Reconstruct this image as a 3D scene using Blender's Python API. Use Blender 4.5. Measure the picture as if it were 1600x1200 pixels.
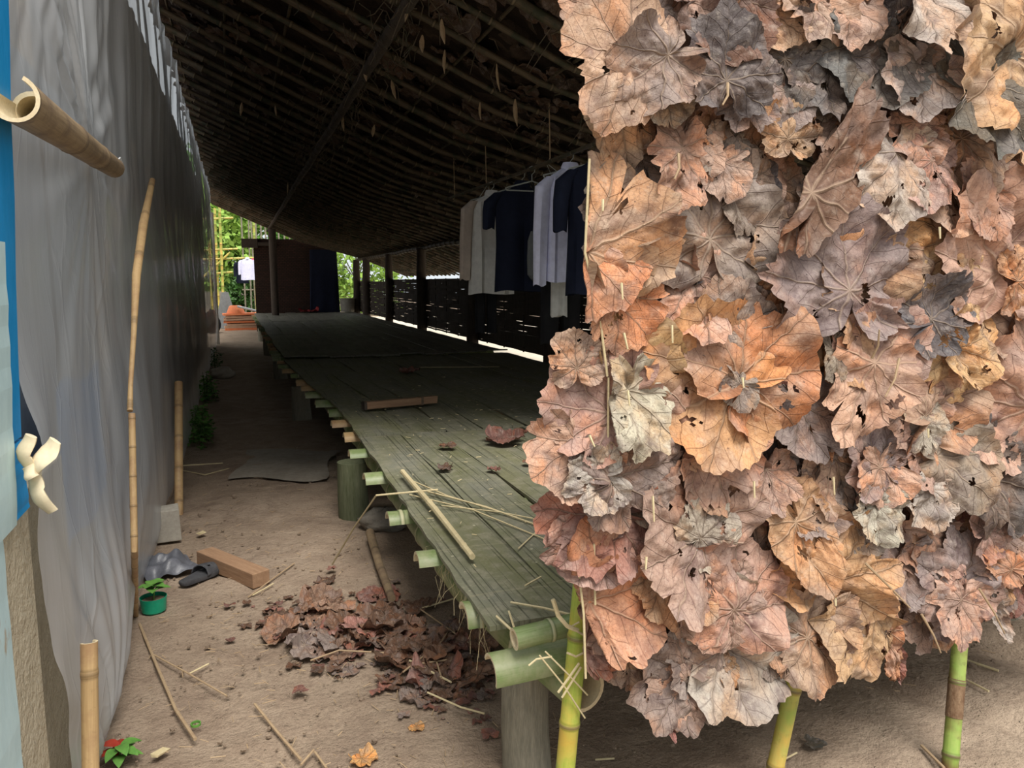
import bpy, math, random
import numpy as np
from mathutils import Vector, Matrix

for _o in list(bpy.data.objects):
    bpy.data.objects.remove(_o)
SC = bpy.context.scene
COL = SC.collection
PI = math.pi

# ---------------------------------------------------------------- camera, sky, sun, exposure
FPX, PITCH, YAW, EYE = 1200.0, math.radians(7.6), math.radians(19.6), 1.5
cam_data = bpy.data.cameras.new('camera')
cam_data.sensor_width = 36.0
cam_data.lens = FPX / 1600.0 * 36.0
cam_data.clip_start = 0.05
cam_data.clip_end = 400
cam = bpy.data.objects.new('camera', cam_data)
COL.objects.link(cam)
cam.location = (0, 0, EYE)
cam.rotation_euler = (PI / 2 - PITCH, 0, -YAW)
SC.camera = cam

world = bpy.data.worlds.new('overcast_sky')
SC.world = world
world.use_nodes = True
wn, wl = world.node_tree.nodes, world.node_tree.links
wn.clear()
wo = wn.new('ShaderNodeOutputWorld')
wb = wn.new('ShaderNodeBackground')
wt = wn.new('ShaderNodeTexCoord')
wx = wn.new('ShaderNodeSeparateXYZ')
wr = wn.new('ShaderNodeValToRGB')
wr.color_ramp.elements[0].position = 0.0
wr.color_ramp.elements[0].color = (0.80, 0.86, 0.90, 1)
wr.color_ramp.elements[1].position = 0.8
wr.color_ramp.elements[1].color = (1.0, 0.985, 0.96, 1)
wl.new(wt.outputs['Generated'], wx.inputs[0])
wl.new(wx.outputs['Z'], wr.inputs[0])
wl.new(wr.outputs[0], wb.inputs[0])
wb.inputs[1].default_value = 0.72
wl.new(wb.outputs[0], wo.inputs[0])

sun_d = bpy.data.lights.new('sun', 'SUN')
sun_d.energy = 3.0
sun_d.angle = math.radians(32)
sun_d.color = (1.0, 0.96, 0.9)
sun = bpy.data.objects.new('sun', sun_d)
COL.objects.link(sun)
sun.location = (-3, -4, 8)
sun.rotation_euler = Vector((-0.06, 0.50, -0.85)).to_track_quat('-Z', 'Y').to_euler()

SC.view_settings.view_transform = 'Standard'
SC.view_settings.look = 'None'
SC.view_settings.gamma = 1.0
SC.view_settings.use_curve_mapping = False
SC.view_settings.exposure = 0.58
if hasattr(SC, 'cycles'):
    SC.cycles.max_bounces = 8
    SC.cycles.transparent_max_bounces = 16

# ---------------------------------------------------------------- where a line of sight meets a real surface
def ray(px, py):
    r = (px - 800) / FPX
    u = (600 - py) / FPX
    f = math.cos(PITCH) + u * math.sin(PITCH)
    z = -math.sin(PITCH) + u * math.cos(PITCH)
    return Vector((r * math.cos(YAW) + f * math.sin(YAW), -r * math.sin(YAW) + f * math.cos(YAW), z))

def at(px, py, axis, v):
    d = ray(px, py)
    o = Vector((0, 0, EYE))
    t = (v - o[axis]) / d[axis]
    return o + d * t

def G(px, py, z=0.0):
    return at(px, py, 2, z)

# ---------------------------------------------------------------- materials
class NT:
    def __init__(self, name):
        self.m = bpy.data.materials.new(name)
        self.m.use_nodes = True
        self.n = self.m.node_tree.nodes
        self.l = self.m.node_tree.links
        self.n.clear()
        self.out = self.n.new('ShaderNodeOutputMaterial')

    def put(self, sock, v):
        if hasattr(v, 'is_output') or isinstance(v, bpy.types.NodeSocket):
            self.l.new(v, sock)
        elif v is not None:
            if isinstance(v, (tuple, list)) and len(v) == 3 and sock.type == 'RGBA':
                v = (*v, 1)
            sock.default_value = v

    def math(self, op, a, b=None, c=None):
        nd = self.n.new('ShaderNodeMath')
        nd.operation = op
        self.put(nd.inputs[0], a)
        if b is not None: self.put(nd.inputs[1], b)
        if c is not None: self.put(nd.inputs[2], c)
        return nd.outputs[0]

    def vmath(self, op, a, b=None):
        nd = self.n.new('ShaderNodeVectorMath')
        nd.operation = op
        self.put(nd.inputs[0], a)
        if b is not None:
            if op == 'SCALE': self.put(nd.inputs['Scale'], b)
            else: self.put(nd.inputs[1], b)
        return nd.outputs['Value'] if op in ('LENGTH',) else nd.outputs[0]

    def mix(self, f, a, b, mode='MIX'):
        nd = self.n.new('ShaderNodeMix')
        nd.data_type = 'RGBA'
        nd.blend_type = mode
        self.put(nd.inputs[0], f)
        self.put(nd.inputs[6], a)
        self.put(nd.inputs[7], b)
        return nd.outputs[2]

    def ramp(self, f, stops):
        nd = self.n.new('ShaderNodeValToRGB')
        el = nd.color_ramp.elements
        while len(el) < len(stops):
            el.new(0.5)
        for e, (p, c) in zip(el, stops):
            e.position = p
            e.color = (*c, 1) if isinstance(c, (tuple, list)) else (c, c, c, 1)
        self.put(nd.inputs[0], f)
        return nd.outputs[0]

    def mapr(self, v, a, b, c=0.0, d=1.0):
        nd = self.n.new('ShaderNodeMapRange')
        self.put(nd.inputs[0], v)
        for i, x in enumerate((a, b, c, d)):
            nd.inputs[i + 1].default_value = x
        return nd.outputs[0]

    def noise(self, vec, scale, detail=4, rough=0.55, dist=0.0, col=False):
        nd = self.n.new('ShaderNodeTexNoise')
        self.put(nd.inputs['Vector'], vec)
        nd.inputs['Scale'].default_value = scale
        nd.inputs['Detail'].default_value = detail
        nd.inputs['Roughness'].default_value = rough
        nd.inputs['Distortion'].default_value = dist
        return nd.outputs['Color' if col else 'Fac']

    def voro(self, vec, scale, feature='F1', out='Distance'):
        nd = self.n.new('ShaderNodeTexVoronoi')
        nd.feature = feature
        self.put(nd.inputs['Vector'], vec)
        nd.inputs['Scale'].default_value = scale
        return nd.outputs[out]

    def tc(self, which):
        return self.n.new('ShaderNodeTexCoord').outputs[which]

    def pos(self):
        return self.n.new('ShaderNodeNewGeometry').outputs['Position']

    def mapping(self, vec, scale=(1, 1, 1), loc=(0, 0, 0), rot=(0, 0, 0)):
        nd = self.n.new('ShaderNodeMapping')
        self.put(nd.inputs['Vector'], vec)
        nd.inputs['Scale'].default_value = scale
        nd.inputs['Location'].default_value = loc
        nd.inputs['Rotation'].default_value = rot
        return nd.outputs[0]

    def attr(self, name):
        nd = self.n.new('ShaderNodeAttribute')
        nd.attribute_name = name
        return nd

    def bump(self, h, strength=0.5, dist=0.01, normal=None):
        nd = self.n.new('ShaderNodeBump')
        nd.inputs['Strength'].default_value = strength
        nd.inputs['Distance'].default_value = dist
        self.put(nd.inputs['Height'], h)
        if normal is not None: self.put(nd.inputs['Normal'], normal)
        return nd.outputs[0]

    def bsdf(self, color, rough=0.7, normal=None, spec=0.3, metallic=0.0, **kw):
        nd = self.n.new('ShaderNodeBsdfPrincipled')
        self.put(nd.inputs['Base Color'], color)
        self.put(nd.inputs['Roughness'], rough)
        nd.inputs['Metallic'].default_value = metallic
        if 'Specular IOR Level' in nd.inputs:
            nd.inputs['Specular IOR Level'].default_value = spec
        if normal is not None: self.put(nd.inputs['Normal'], normal)
        for k, v in kw.items():
            self.put(nd.inputs[k], v)
        return nd.outputs[0]

    def done(self, sh):
        self.l.new(sh, self.out.inputs['Surface'])
        return self.m


def simple_mat(name, c1, c2, scale=8.0, rough=0.75, bump=0.3, bdist=0.005, spec=0.25, stretch=(1, 1, 1)):
    t = NT(name)
    v = t.mapping(t.tc('Object'), scale=stretch)
    n = t.noise(v, scale, 5, 0.6)
    n2 = t.noise(v, scale * 4.3, 4, 0.6)
    c = t.mix(t.mapr(n, 0.3, 0.7), c1, c2)
    c = t.mix(t.mapr(n2, 0.35, 0.75, 0, 0.45), c, tuple(x * 0.6 for x in c1))
    h = t.math('ADD', n, t.math('MULTIPLY', n2, 0.5))
    return t.done(t.bsdf(c, rough, t.bump(h, bump, bdist), spec))


def bamboo_mat(name, c1, c2, ring=(0.55, 0.5, 0.35), c3=None, rough=0.42, patch=0.0, low=None):
    """culm: streaks along the length, a pale ring at each node, and blotches."""
    t = NT(name)
    uv = t.tc('UV')
    sep = t.n.new('ShaderNodeSeparateXYZ')
    t.put(sep.inputs[0], uv)
    v = sep.outputs[1]
    ph = t.math('FRACT', v)
    d = t.math('MINIMUM', ph, t.math('SUBTRACT', 1.0, ph))
    streak = t.noise(t.mapping(uv, scale=(26, 1.2, 1)), 1.5, 4, 0.6)
    blot = t.noise(t.tc('Object'), 9.0, 5, 0.62)
    c = t.mix(t.mapr(streak, 0.35, 0.68), c1, c2)
    if c3 is not None:
        c = t.mix(t.mapr(blot, 0.46, 0.62), c, c3)
    if low is not None:            # another colour of the culm itself on some stretches
        z = t.noise(t.mapping(uv, scale=(0.6, 0.9, 1)), 1.7, 3, 0.5)
        c = t.mix(t.mapr(z, 0.45, 0.6), c, low)
    if patch > 0:
        pt = t.noise(t.tc('Object'), 38.0, 5, 0.7)
        c = t.mix(t.mapr(pt, 0.55, 0.7, 0, patch), c, (0.10, 0.065, 0.035))
    c = t.mix(t.mapr(d, 0.012, 0.03, 0.85, 0.0), c, ring)
    c = t.mix(t.math('MULTIPLY', t.mapr(d, 0.018, 0.03, 0, 1), t.mapr(d, 0.03, 0.055, 0.55, 0.0)), c, tuple(x * 0.35 for x in c1))
    h = t.math('ADD', t.math('MULTIPLY', streak, 0.5), t.mapr(d, 0.0, 0.03, 1.0, 0.0))
    return t.done(t.bsdf(c, rough, t.bump(h, 0.35, 0.003), 0.4))


def leaf_mat():
    t = NT('dry_leaf')
    uv = t.tc('UV')
    col = t.attr('Col')
    base = col.outputs['Color']
    rnd = t.vmath('SCALE', base, 37.0)
    p = t.vmath('ADD', t.vmath('SCALE', uv, 0.17), rnd)
    warp = t.noise(t.vmath('ADD', uv, rnd), 2.2, 2, 0.5, col=True)
    uvw = t.vmath('ADD', uv, t.vmath('SCALE', t.vmath('SUBTRACT', warp, (0.5, 0.5, 0.5)), 0.16))
    sep = t.n.new('ShaderNodeSeparateXYZ')
    t.put(sep.inputs[0], uvw)
    x, y = sep.outputs[0], sep.outputs[1]
    r = t.math('SQRT', t.math('ADD', t.math('MULTIPLY', x, x), t.math('MULTIPLY', y, y)))
    th = t.math('ARCTAN2', x, y)
    pp = t.math('PINGPONG', t.math('ADD', th, 2 * PI / 9 * 9), PI / 9)
    tt = t.math('MULTIPLY', r, t.math('SINE', pp))
    ss = t.math('MULTIPLY', r, t.math('COSINE', pp))
    wid = t.math('SUBTRACT', 0.020, t.math('MULTIPLY', r, 0.012))
    main = t.math('SUBTRACT', 1.0, t.math('SMOOTH_MIN', 1.0, t.math('DIVIDE', tt, wid), 0.1))
    main = t.math('MAXIMUM', main, 0.0)
    q = t.math('MULTIPLY', t.math('SUBTRACT', ss, t.math('MULTIPLY', tt, 0.95)), 5.5)
    qd = t.math('PINGPONG', q, 0.5)
    sec = t.mapr(qd, 0.0, 0.05, 1.0, 0.0)
    sec = t.math('MULTIPLY', sec, t.mapr(r, 0.1, 0.3))
    net = t.voro(t.vmath('ADD', uv, rnd), 17.0, 'DISTANCE_TO_EDGE')
    net = t.mapr(net, 0.0, 0.05, 1.0, 0.0)
    n1 = t.noise(p, 14.0, 4, 0.6)
    n2 = t.noise(p, 40.0, 5, 0.65)
    n3 = t.noise(p, 190.0, 4, 0.7)
    n4 = t.noise(t.vmath('ADD', p, (3.1, 1.7, 0.4)), 9.0, 3, 0.5)
    dark = t.mix(1.0, base, (0.36, 0.30, 0.33), 'MULTIPLY')
    pale = t.mix(0.45, base, (0.62, 0.54, 0.45))
    warm = t.mix(1.0, base, (1.20, 0.86, 0.62), 'MULTIPLY')
    grey = t.mix(0.6, base, (0.24, 0.195, 0.18))
    n5 = t.noise(t.vmath('ADD', p, (7.7, 2.9, 5.1)), 11.0, 3, 0.55)
    c = t.mix(t.mapr(n4, 0.45, 0.62, 0, 0.75), base, warm)
    c = t.mix(t.mapr(n5, 0.50, 0.64, 0, 0.85), c, grey)
    c = t.mix(t.mapr(n1, 0.53, 0.72, 0, 0.95), c, dark)
    c = t.mix(t.mapr(n2, 0.55, 0.70, 0, 0.6), c, pale)
    c = t.mix(t.mapr(n3, 0.50, 0.72, 0, 0.65), c, dark)
    c = t.mix(t.mapr(n3, 0.28, 0.42, 0.55, 0.0), c, pale)
    spots = t.voro(t.vmath('ADD', uv, rnd), 8.0)
    c = t.mix(t.mapr(spots, 0.03, 0.10, 0.85, 0.0), c, (0.05, 0.03, 0.025))
    c = t.mix(t.math('MULTIPLY', net, 0.26), c, dark)
    c = t.mix(t.math('MULTIPLY', sec, 0.45), c, dark)
    mv = t.math('SUBTRACT', 1.0, t.math('SMOOTH_MIN', 1.0, t.math('DIVIDE', tt, t.math('MULTIPLY', wid, 3.0)), 0.1))
    c = t.mix(t.math('MULTIPLY', t.math('MAXIMUM', mv, 0.0), 0.55), c, dark)
    c = t.mix(t.math('MULTIPLY', main, 0.75), c, t.mix(0.5, base, (0.60, 0.45, 0.32)))
    h = t.math('ADD', t.math('MULTIPLY', main, 1.0), t.math('MULTIPLY', sec, 0.35))
    h = t.math('ADD', h, t.math('MULTIPLY', net, 0.10))
    h = t.math('ADD', h, t.math('MULTIPLY', n2, 0.9))
    h = t.math('ADD', h, t.math('MULTIPLY', n3, 0.22))
    nrm = t.bump(h, 0.85, 0.0045)
    b = t.bsdf(c, 0.62, nrm, 0.28)
    tr = t.n.new('ShaderNodeBsdfTranslucent')
    t.put(tr.inputs[0], c)
    t.put(tr.inputs['Normal'], nrm)
    ms = t.n.new('ShaderNodeMixShader')
    ms.inputs[0].default_value = 0.07
    t.l.new(b, ms.inputs[1])
    t.l.new(tr.outputs[0], ms.inputs[2])
    return t.done(ms.outputs[0])


def soil_mat():
    t = NT('packed_soil')
    p = t.pos()
    n1 = t.noise(p, 0.9, 4, 0.55)
    n2 = t.noise(p, 5.0, 6, 0.65)
    n3 = t.noise(p, 42.0, 5, 0.7)
    c = t.mix(t.mapr(n1, 0.35, 0.68), (0.33, 0.25, 0.18), (0.43, 0.335, 0.25))
    c = t.mix(t.mapr(n2, 0.42, 0.7, 0, 0.75), c, (0.25, 0.18, 0.13))
    c = t.mix(t.mapr(n3, 0.5, 0.75, 0, 0.5), c, (0.16, 0.115, 0.085))
    n4 = t.noise(p, 150.0, 3, 0.7)
    c = t.mix(t.mapr(n4, 0.52, 0.68, 0, 0.4), c, (0.14, 0.10, 0.075))
    c = t.mix(t.mapr(n4, 0.30, 0.42, 0.35, 0), c, (0.50, 0.40, 0.30))
    n5 = t.noise(p, 2.4, 5, 0.7, 0.6)
    c = t.mix(t.mapr(n5, 0.54, 0.66, 0, 0.5), c, (0.19, 0.135, 0.10))
    v = t.voro(p, 46.0)
    vc = t.voro(p, 46.0, out='Color')
    sepc = t.n.new('ShaderNodeSeparateXYZ')
    t.put(sepc.inputs[0], vc)
    fleck = t.math('MULTIPLY', t.mapr(v, 0.10, 0.22, 1, 0), t.mapr(sepc.outputs[0], 0.86, 0.9, 0, 1))
    c = t.mix(t.math('MULTIPLY', fleck, 0.7), c, (0.52, 0.42, 0.30))
    h = t.math('ADD', t.math('MULTIPLY', n2, 1.6), t.math('MULTIPLY', n3, 0.7))
    h = t.math('ADD', h, t.math('MULTIPLY', fleck, 0.4))
    return t.done(t.bsdf(c, 0.9, t.bump(h, 1.0, 0.022), 0.15))


def deck_mat():
    t = NT('flattened_green_bamboo')
    p = t.tc('Object')
    a = t.attr('Col').outputs['Color']
    pj = t.vmath('ADD', p, t.vmath('SCALE', a, 23.0))
    crack = t.noise(t.mapping(pj, scale=(75, 0.7, 1)), 1.3, 5, 0.65)
    crackm = t.mapr(crack, 0.37, 0.43, 0.85, 0.0)
    n1 = t.noise(t.mapping(pj, scale=(3, 1, 1)), 1.6, 5, 0.6)
    n2 = t.noise(p, 16.0, 6, 0.7)
    n3 = t.noise(p, 120.0, 4, 0.7)
    c = t.mix(t.mapr(n1, 0.35, 0.66), a, (0.19, 0.19, 0.145))
    c = t.mix(t.mapr(n2, 0.48, 0.72, 0, 0.75), c, (0.31, 0.285, 0.21))
    c = t.mix(t.mapr(n3, 0.52, 0.72, 0, 0.5), c, (0.10, 0.085, 0.06))
    c = t.mix(t.math('MULTIPLY', crackm, 0.7), c, (0.02, 0.022, 0.015))
    sep = t.n.new('ShaderNodeSeparateXYZ')
    t.put(sep.inputs[0], pj)
    nd = t.math('PINGPONG', sep.outputs[1], 0.21)
    c = t.mix(t.mapr(nd, 0.0, 0.006, 0.55, 0.0), c, (0.30, 0.27, 0.17))
    fl = t.voro(p, 26.0)
    fv = t.voro(p, 26.0, out='Color')
    s2 = t.n.new('ShaderNodeSeparateXYZ')
    t.put(s2.inputs[0], fv)
    fleck = t.math('MULTIPLY', t.mapr(fl, 0.10, 0.18, 1, 0), t.mapr(s2.outputs[1], 0.84, 0.88, 0, 1))
    c = t.mix(fleck, c, (0.45, 0.42, 0.30))
    h = t.math('SUBTRACT', t.math('MULTIPLY', n3, 0.35), t.math('MULTIPLY', crackm, 1.0))
    return t.done(t.bsdf(c, 0.62, t.bump(h, 0.55, 0.004), 0.3))


def thatch_mat():
    t = NT('dark_leaf_thatch')
    p = t.pos()
    pw = t.vmath('ADD', p, t.vmath('SCALE', t.noise(p, 3.0, 3, 0.6, col=True), 0.25))
    v = t.voro(pw, 6.5)
    vc = t.voro(pw, 6.5, out='Color')
    s = t.n.new('ShaderNodeSeparateXYZ')
    t.put(s.inputs[0], vc)
    n = t.noise(p, 30, 5, 0.7)
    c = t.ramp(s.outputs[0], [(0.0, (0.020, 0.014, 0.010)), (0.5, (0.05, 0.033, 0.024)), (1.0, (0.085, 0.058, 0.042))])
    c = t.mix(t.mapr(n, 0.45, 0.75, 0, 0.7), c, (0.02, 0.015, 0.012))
    h = t.math('ADD', v, t.math('MULTIPLY', n, 0.3))
    return t.done(t.bsdf(c, 0.85, t.bump(h, 1.0, 0.05), 0.12))


def plastic_mat():
    t = NT('translucent_plastic_sheet')
    p = t.pos()
    n = t.noise(t.mapping(p, scale=(1, 1.2, 0.5)), 2.2, 4, 0.6)
    n2 = t.noise(t.mapping(p, scale=(1, 5, 1.1)), 1.8, 3, 0.5)
    w = t.vmath('ADD', p, t.vmath('SCALE', t.noise(p, 1.6, 2, 0.5, col=True), 0.22))
    e1 = t.mapr(t.voro(t.mapping(w, scale=(1, 1.0, 0.45), rot=(0.5, 0, 0)), 2.3, 'DISTANCE_TO_EDGE'), 0.0, 0.030, 1.0, 0.0)
    e2 = t.mapr(t.voro(t.mapping(w, scale=(1, 1.5, 0.6), rot=(-0.6, 0, 0), loc=(0, 3, 1)), 4.6, 'DISTANCE_TO_EDGE'), 0.0, 0.035, 1.0, 0.0)
    cr = t.math('ADD', e1, t.math('MULTIPLY', e2, 0.5))
    cr = t.math('MULTIPLY', cr, t.mapr(n, 0.42, 0.6))
    c = t.mix(t.mapr(n, 0.3, 0.7), (0.72, 0.745, 0.78), (0.84, 0.865, 0.89))
    c = t.mix(t.math('MULTIPLY', cr, 0.22), c, (0.95, 0.95, 0.95))
    nrm = t.bump(t.math('ADD', t.math('MULTIPLY', n2, 0.6), t.math('MULTIPLY', cr, 0.35)), 0.28, 0.02)
    d = t.bsdf(c, 0.24, nrm, 0.75)
    tl = t.n.new('ShaderNodeBsdfTranslucent')
    t.put(tl.inputs[0], (0.75, 0.77, 0.8))
    tp = t.n.new('ShaderNodeBsdfTransparent')
    tp.inputs[0].default_value = (0.9, 0.92, 0.94, 1)
    m1 = t.n.new('ShaderNodeMixShader')
    m1.inputs[0].default_value = 0.22
    t.l.new(d, m1.inputs[1]); t.l.new(tl.outputs[0], m1.inputs[2])
    m2 = t.n.new('ShaderNodeMixShader')
    t.put(m2.inputs[0], t.mapr(n, 0.35, 0.65, 0.22, 0.42))
    t.l.new(m1.outputs[0], m2.inputs[1]); t.l.new(tp.outputs[0], m2.inputs[2])
    return t.done(m2.outputs[0])


def weathered_paint(name, c1, under, wear=0.6, scale=7):
    t = NT(name)
    p = t.mapping(t.tc('Object'), scale=(1, 1, 0.45))
    n = t.noise(p, scale, 6, 0.7)
    n2 = t.noise(p, 30, 5, 0.7)
    c = t.mix(t.mapr(n2, 0.4, 0.75, 0, 0.25), c1, tuple(min(1, x * 1.5 + 0.05) for x in c1))
    c = t.mix(t.mapr(n, wear, wear + 0.06), c, under)
    return t.done(t.bsdf(c, 0.45, t.bump(t.math('ADD', n, n2), 0.3, 0.004), 0.35))

M = {}
M['leaf'] = leaf_mat()
M['soil'] = soil_mat()
M['deck'] = deck_mat()
M['thatch'] = thatch_mat()
M['plastic'] = plastic_mat()
M['b_green'] = bamboo_mat('fresh_green_bamboo', (0.13, 0.185, 0.06), (0.21, 0.265, 0.11), (0.44, 0.42, 0.26), (0.27, 0.29, 0.16))
M['b_lime'] = bamboo_mat('yellow_green_bamboo', (0.30, 0.40, 0.05), (0.42, 0.48, 0.09), (0.20, 0.15, 0.07), (0.55, 0.50, 0.10), 0.35, 0.1, (0.62, 0.44, 0.08))
M['b_yellow'] = bamboo_mat('yellow_bamboo', (0.60, 0.40, 0.08), (0.66, 0.47, 0.12), (0.16, 0.11, 0.05), (0.50, 0.47, 0.12), 0.38, 0.35, (0.30, 0.40, 0.08))
M['b_rust'] = bamboo_mat('green_and_brown_bamboo', (0.22, 0.34, 0.06), (0.30, 0.42, 0.10), (0.13, 0.09, 0.05), (0.32, 0.40, 0.10), 0.45, 0.5, (0.17, 0.085, 0.04))
M['b_tan'] = bamboo_mat('dry_tan_bamboo', (0.40, 0.26, 0.12), (0.52, 0.36, 0.18), (0.24, 0.16, 0.08), (0.36, 0.22, 0.11), 0.5, 0.3)
M['b_weather'] = bamboo_mat('weathered_brown_bamboo', (0.24, 0.17, 0.10), (0.34, 0.25, 0.15), (0.13, 0.09, 0.06), (0.20, 0.14, 0.09), 0.6, 0.5)
M['b_roof'] = bamboo_mat('roof_bamboo', (0.075, 0.052, 0.032), (0.13, 0.095, 0.055), (0.17, 0.13, 0.075), (0.04, 0.042, 0.022), 0.6, 0.5)
M['cutwood'] = simple_mat('cut_bamboo_edge', (0.66, 0.54, 0.34), (0.74, 0.64, 0.44), 40, 0.7, 0.2, 0.001)
M['sliver'] = simple_mat('pale_bamboo_sliver', (0.60, 0.49, 0.28), (0.68, 0.58, 0.36), 30, 0.6, 0.2, 0.001)
M['twig'] = simple_mat('dry_twig', (0.36, 0.25, 0.15), (0.46, 0.34, 0.21), 30, 0.8, 0.3, 0.002)
M['lumber'] = simple_mat('rough_sawn_wood', (0.29, 0.17, 0.10), (0.40, 0.25, 0.15), 22, 0.75, 0.5, 0.003, stretch=(0.25, 3, 3))
M['post'] = simple_mat('grey_green_trunk', (0.20, 0.185, 0.14), (0.33, 0.30, 0.23), 30, 0.9, 0.8, 0.008, stretch=(3, 3, 0.35))
M['postgreen'] = simple_mat('mossy_green_trunk', (0.10, 0.115, 0.06), (0.17, 0.18, 0.11), 20, 0.85, 0.7, 0.006, stretch=(3, 3, 0.35))
M['darkpost'] = simple_mat('smoky_dark_post', (0.055, 0.042, 0.034), (0.10, 0.078, 0.06), 16, 0.9, 0.6, 0.006, stretch=(3, 3, 0.4))
M['blue'] = weathered_paint('bright_blue_paint', (0.010, 0.27, 0.62), (0.35, 0.60, 0.72), 0.66)
M['paleblue'] = weathered_paint('peeling_pale_blue_paint', (0.50, 0.68, 0.72), (0.42, 0.38, 0.30), 0.64)
M['plaster'] = simple_mat('crumbling_mortar', (0.50, 0.43, 0.31), (0.58, 0.51, 0.38), 18, 0.95, 1.0, 0.02)
M['concrete'] = simple_mat('raw_concrete', (0.34, 0.31, 0.26), (0.44, 0.41, 0.35), 12, 0.9, 0.5, 0.006)
M['stone'] = simple_mat('dusty_grey_stone', (0.20, 0.18, 0.15), (0.30, 0.27, 0.22), 9, 0.9, 0.7, 0.02)
M['cream'] = simple_mat('cream_cloth', (0.72, 0.60, 0.40), (0.80, 0.70, 0.50), 9, 0.85, 0.3, 0.004)
M['sack'] = simple_mat('dirty_grey_sack', (0.30, 0.26, 0.21), (0.38, 0.34, 0.28), 7, 0.95, 0.6, 0.008)
M['rubber'] = simple_mat('worn_black_rubber', (0.045, 0.045, 0.05), (0.09, 0.09, 0.095), 20, 0.7, 0.4, 0.003)
M['greyfilm'] = simple_mat('crumpled_grey_film', (0.09, 0.095, 0.11), (0.16, 0.165, 0.19), 14, 0.4, 0.5, 0.006, spec=0.5)
M['greenpot'] = simple_mat('green_bottle_plastic', (0.0, 0.22, 0.12), (0.01, 0.36, 0.20), 6, 0.18, 0.05, 0.001, spec=0.6)
M['foliage'] = simple_mat('fresh_leaf', (0.09, 0.24, 0.045), (0.16, 0.34, 0.07), 25, 0.5, 0.3, 0.002)
M['foliage_dark'] = simple_mat('shade_leaf', (0.035, 0.10, 0.02), (0.07, 0.17, 0.035), 25, 0.5, 0.3, 0.002)  # deeper green foliage
M['foliage_lime'] = simple_mat('bright_leaf', (0.22, 0.40, 0.06), (0.36, 0.52, 0.12), 25, 0.5, 0.3, 0.002)
M['redleaf'] = simple_mat('red_leaf', (0.30, 0.03, 0.02), (0.42, 0.06, 0.03), 25, 0.5, 0.3, 0.002)
M['lilac'] = simple_mat('lilac_cotton', (0.70, 0.71, 0.92), (0.76, 0.77, 0.95), 5, 0.85, 0.3, 0.004)
M['white'] = simple_mat('white_cotton', (0.70, 0.69, 0.66), (0.78, 0.77, 0.74), 5, 0.85, 0.3, 0.004)
M['beige'] = simple_mat('beige_cotton', (0.50, 0.42, 0.36), (0.60, 0.50, 0.42), 5, 0.85, 0.3, 0.004)
M['navy'] = simple_mat('navy_cotton', (0.008, 0.011, 0.027), (0.012, 0.017, 0.04), 6, 0.85, 0.3, 0.004)
M['black'] = simple_mat('black_cotton', (0.010, 0.010, 0.012), (0.018, 0.018, 0.02), 6, 0.85, 0.3, 0.004)
M['greybag'] = simple_mat('grey_bag_cloth', (0.16, 0.17, 0.17), (0.22, 0.23, 0.23), 12, 0.8, 0.4, 0.004)
M['pink'] = simple_mat('pink_cloth', (0.75, 0.12, 0.22), (0.82, 0.20, 0.30), 6, 0.8, 0.2, 0.004)
M['red'] = simple_mat('dark_red_cloth', (0.22, 0.02, 0.025), (0.32, 0.04, 0.04), 8, 0.85, 0.4, 0.006)
M['hanger'] = simple_mat('pale_plastic_hanger', (0.42, 0.44, 0.40), (0.48, 0.50, 0.46), 10, 0.4, 0.1, 0.001)
M['orange'] = simple_mat('faded_orange_plastic', (0.75, 0.20, 0.08), (0.80, 0.28, 0.12), 6, 0.55, 0.1, 0.002)
M['tilebrown'] = simple_mat('pale_brown_board', (0.48, 0.28, 0.17), (0.56, 0.36, 0.24), 6, 0.7, 0.2, 0.002)
M['whiteplastic'] = simple_mat('white_plastic', (0.75, 0.77, 0.78), (0.8, 0.82, 0.83), 6, 0.4, 0.1, 0.002)
M['bluetarp'] = simple_mat('blue_cloth', (0.02, 0.20, 0.50), (0.04, 0.27, 0.60), 6, 0.6, 0.3, 0.004)

M['sheath'] = simple_mat('brown_culm_sheath', (0.14, 0.075, 0.04), (0.30, 0.20, 0.12), 60, 0.85, 0.8, 0.003, stretch=(1, 1, .5))
M['yard'] = simple_mat('pale_dry_yard', (0.62, 0.55, 0.44), (0.72, 0.65, 0.53), 2, 0.9, 0.2, 0.01)  # pale tone for the slab added outside to reflect light upwards
M['greypanel'] = simple_mat('blue_grey_board', (0.30, 0.35, 0.41), (0.40, 0.45, 0.50), 2.2, 0.8, 0.1, 0.002)

def brick_mat():
    t = NT('dark_brick')
    p = t.mapping(t.tc('Object'), rot=(PI / 2, 0, 0))
    nd = t.n.new('ShaderNodeTexBrick')
    t.put(nd.inputs['Vector'], p)
    nd.inputs['Scale'].default_value = 5.0
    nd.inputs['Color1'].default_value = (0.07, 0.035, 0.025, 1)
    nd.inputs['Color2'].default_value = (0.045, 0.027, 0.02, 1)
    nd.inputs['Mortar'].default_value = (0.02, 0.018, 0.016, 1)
    nd.inputs['Mortar Size'].default_value = 0.03
    return t.done(t.bsdf(nd.outputs[0], 0.9, t.bump(nd.outputs[1], 0.6, -0.02), 0.15))
M['brick'] = brick_mat()

# ---------------------------------------------------------------- object helpers
def tag(o, label=None, cat=None, group=None, kind=None):
    if label: o['label'] = label
    if cat: o['category'] = cat
    if group: o['group'] = group
    if kind: o['kind'] = kind
    return o

def empty(name, loc=(0, 0, 0), rz=0.0, label=None, cat=None, group=None, kind=None):
    o = bpy.data.objects.new(name, None)
    o.empty_display_size = 0.1
    COL.objects.link(o)
    o.location = loc
    o.rotation_euler = (0, 0, rz)
    return tag(o, label, cat, group, kind)

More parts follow.
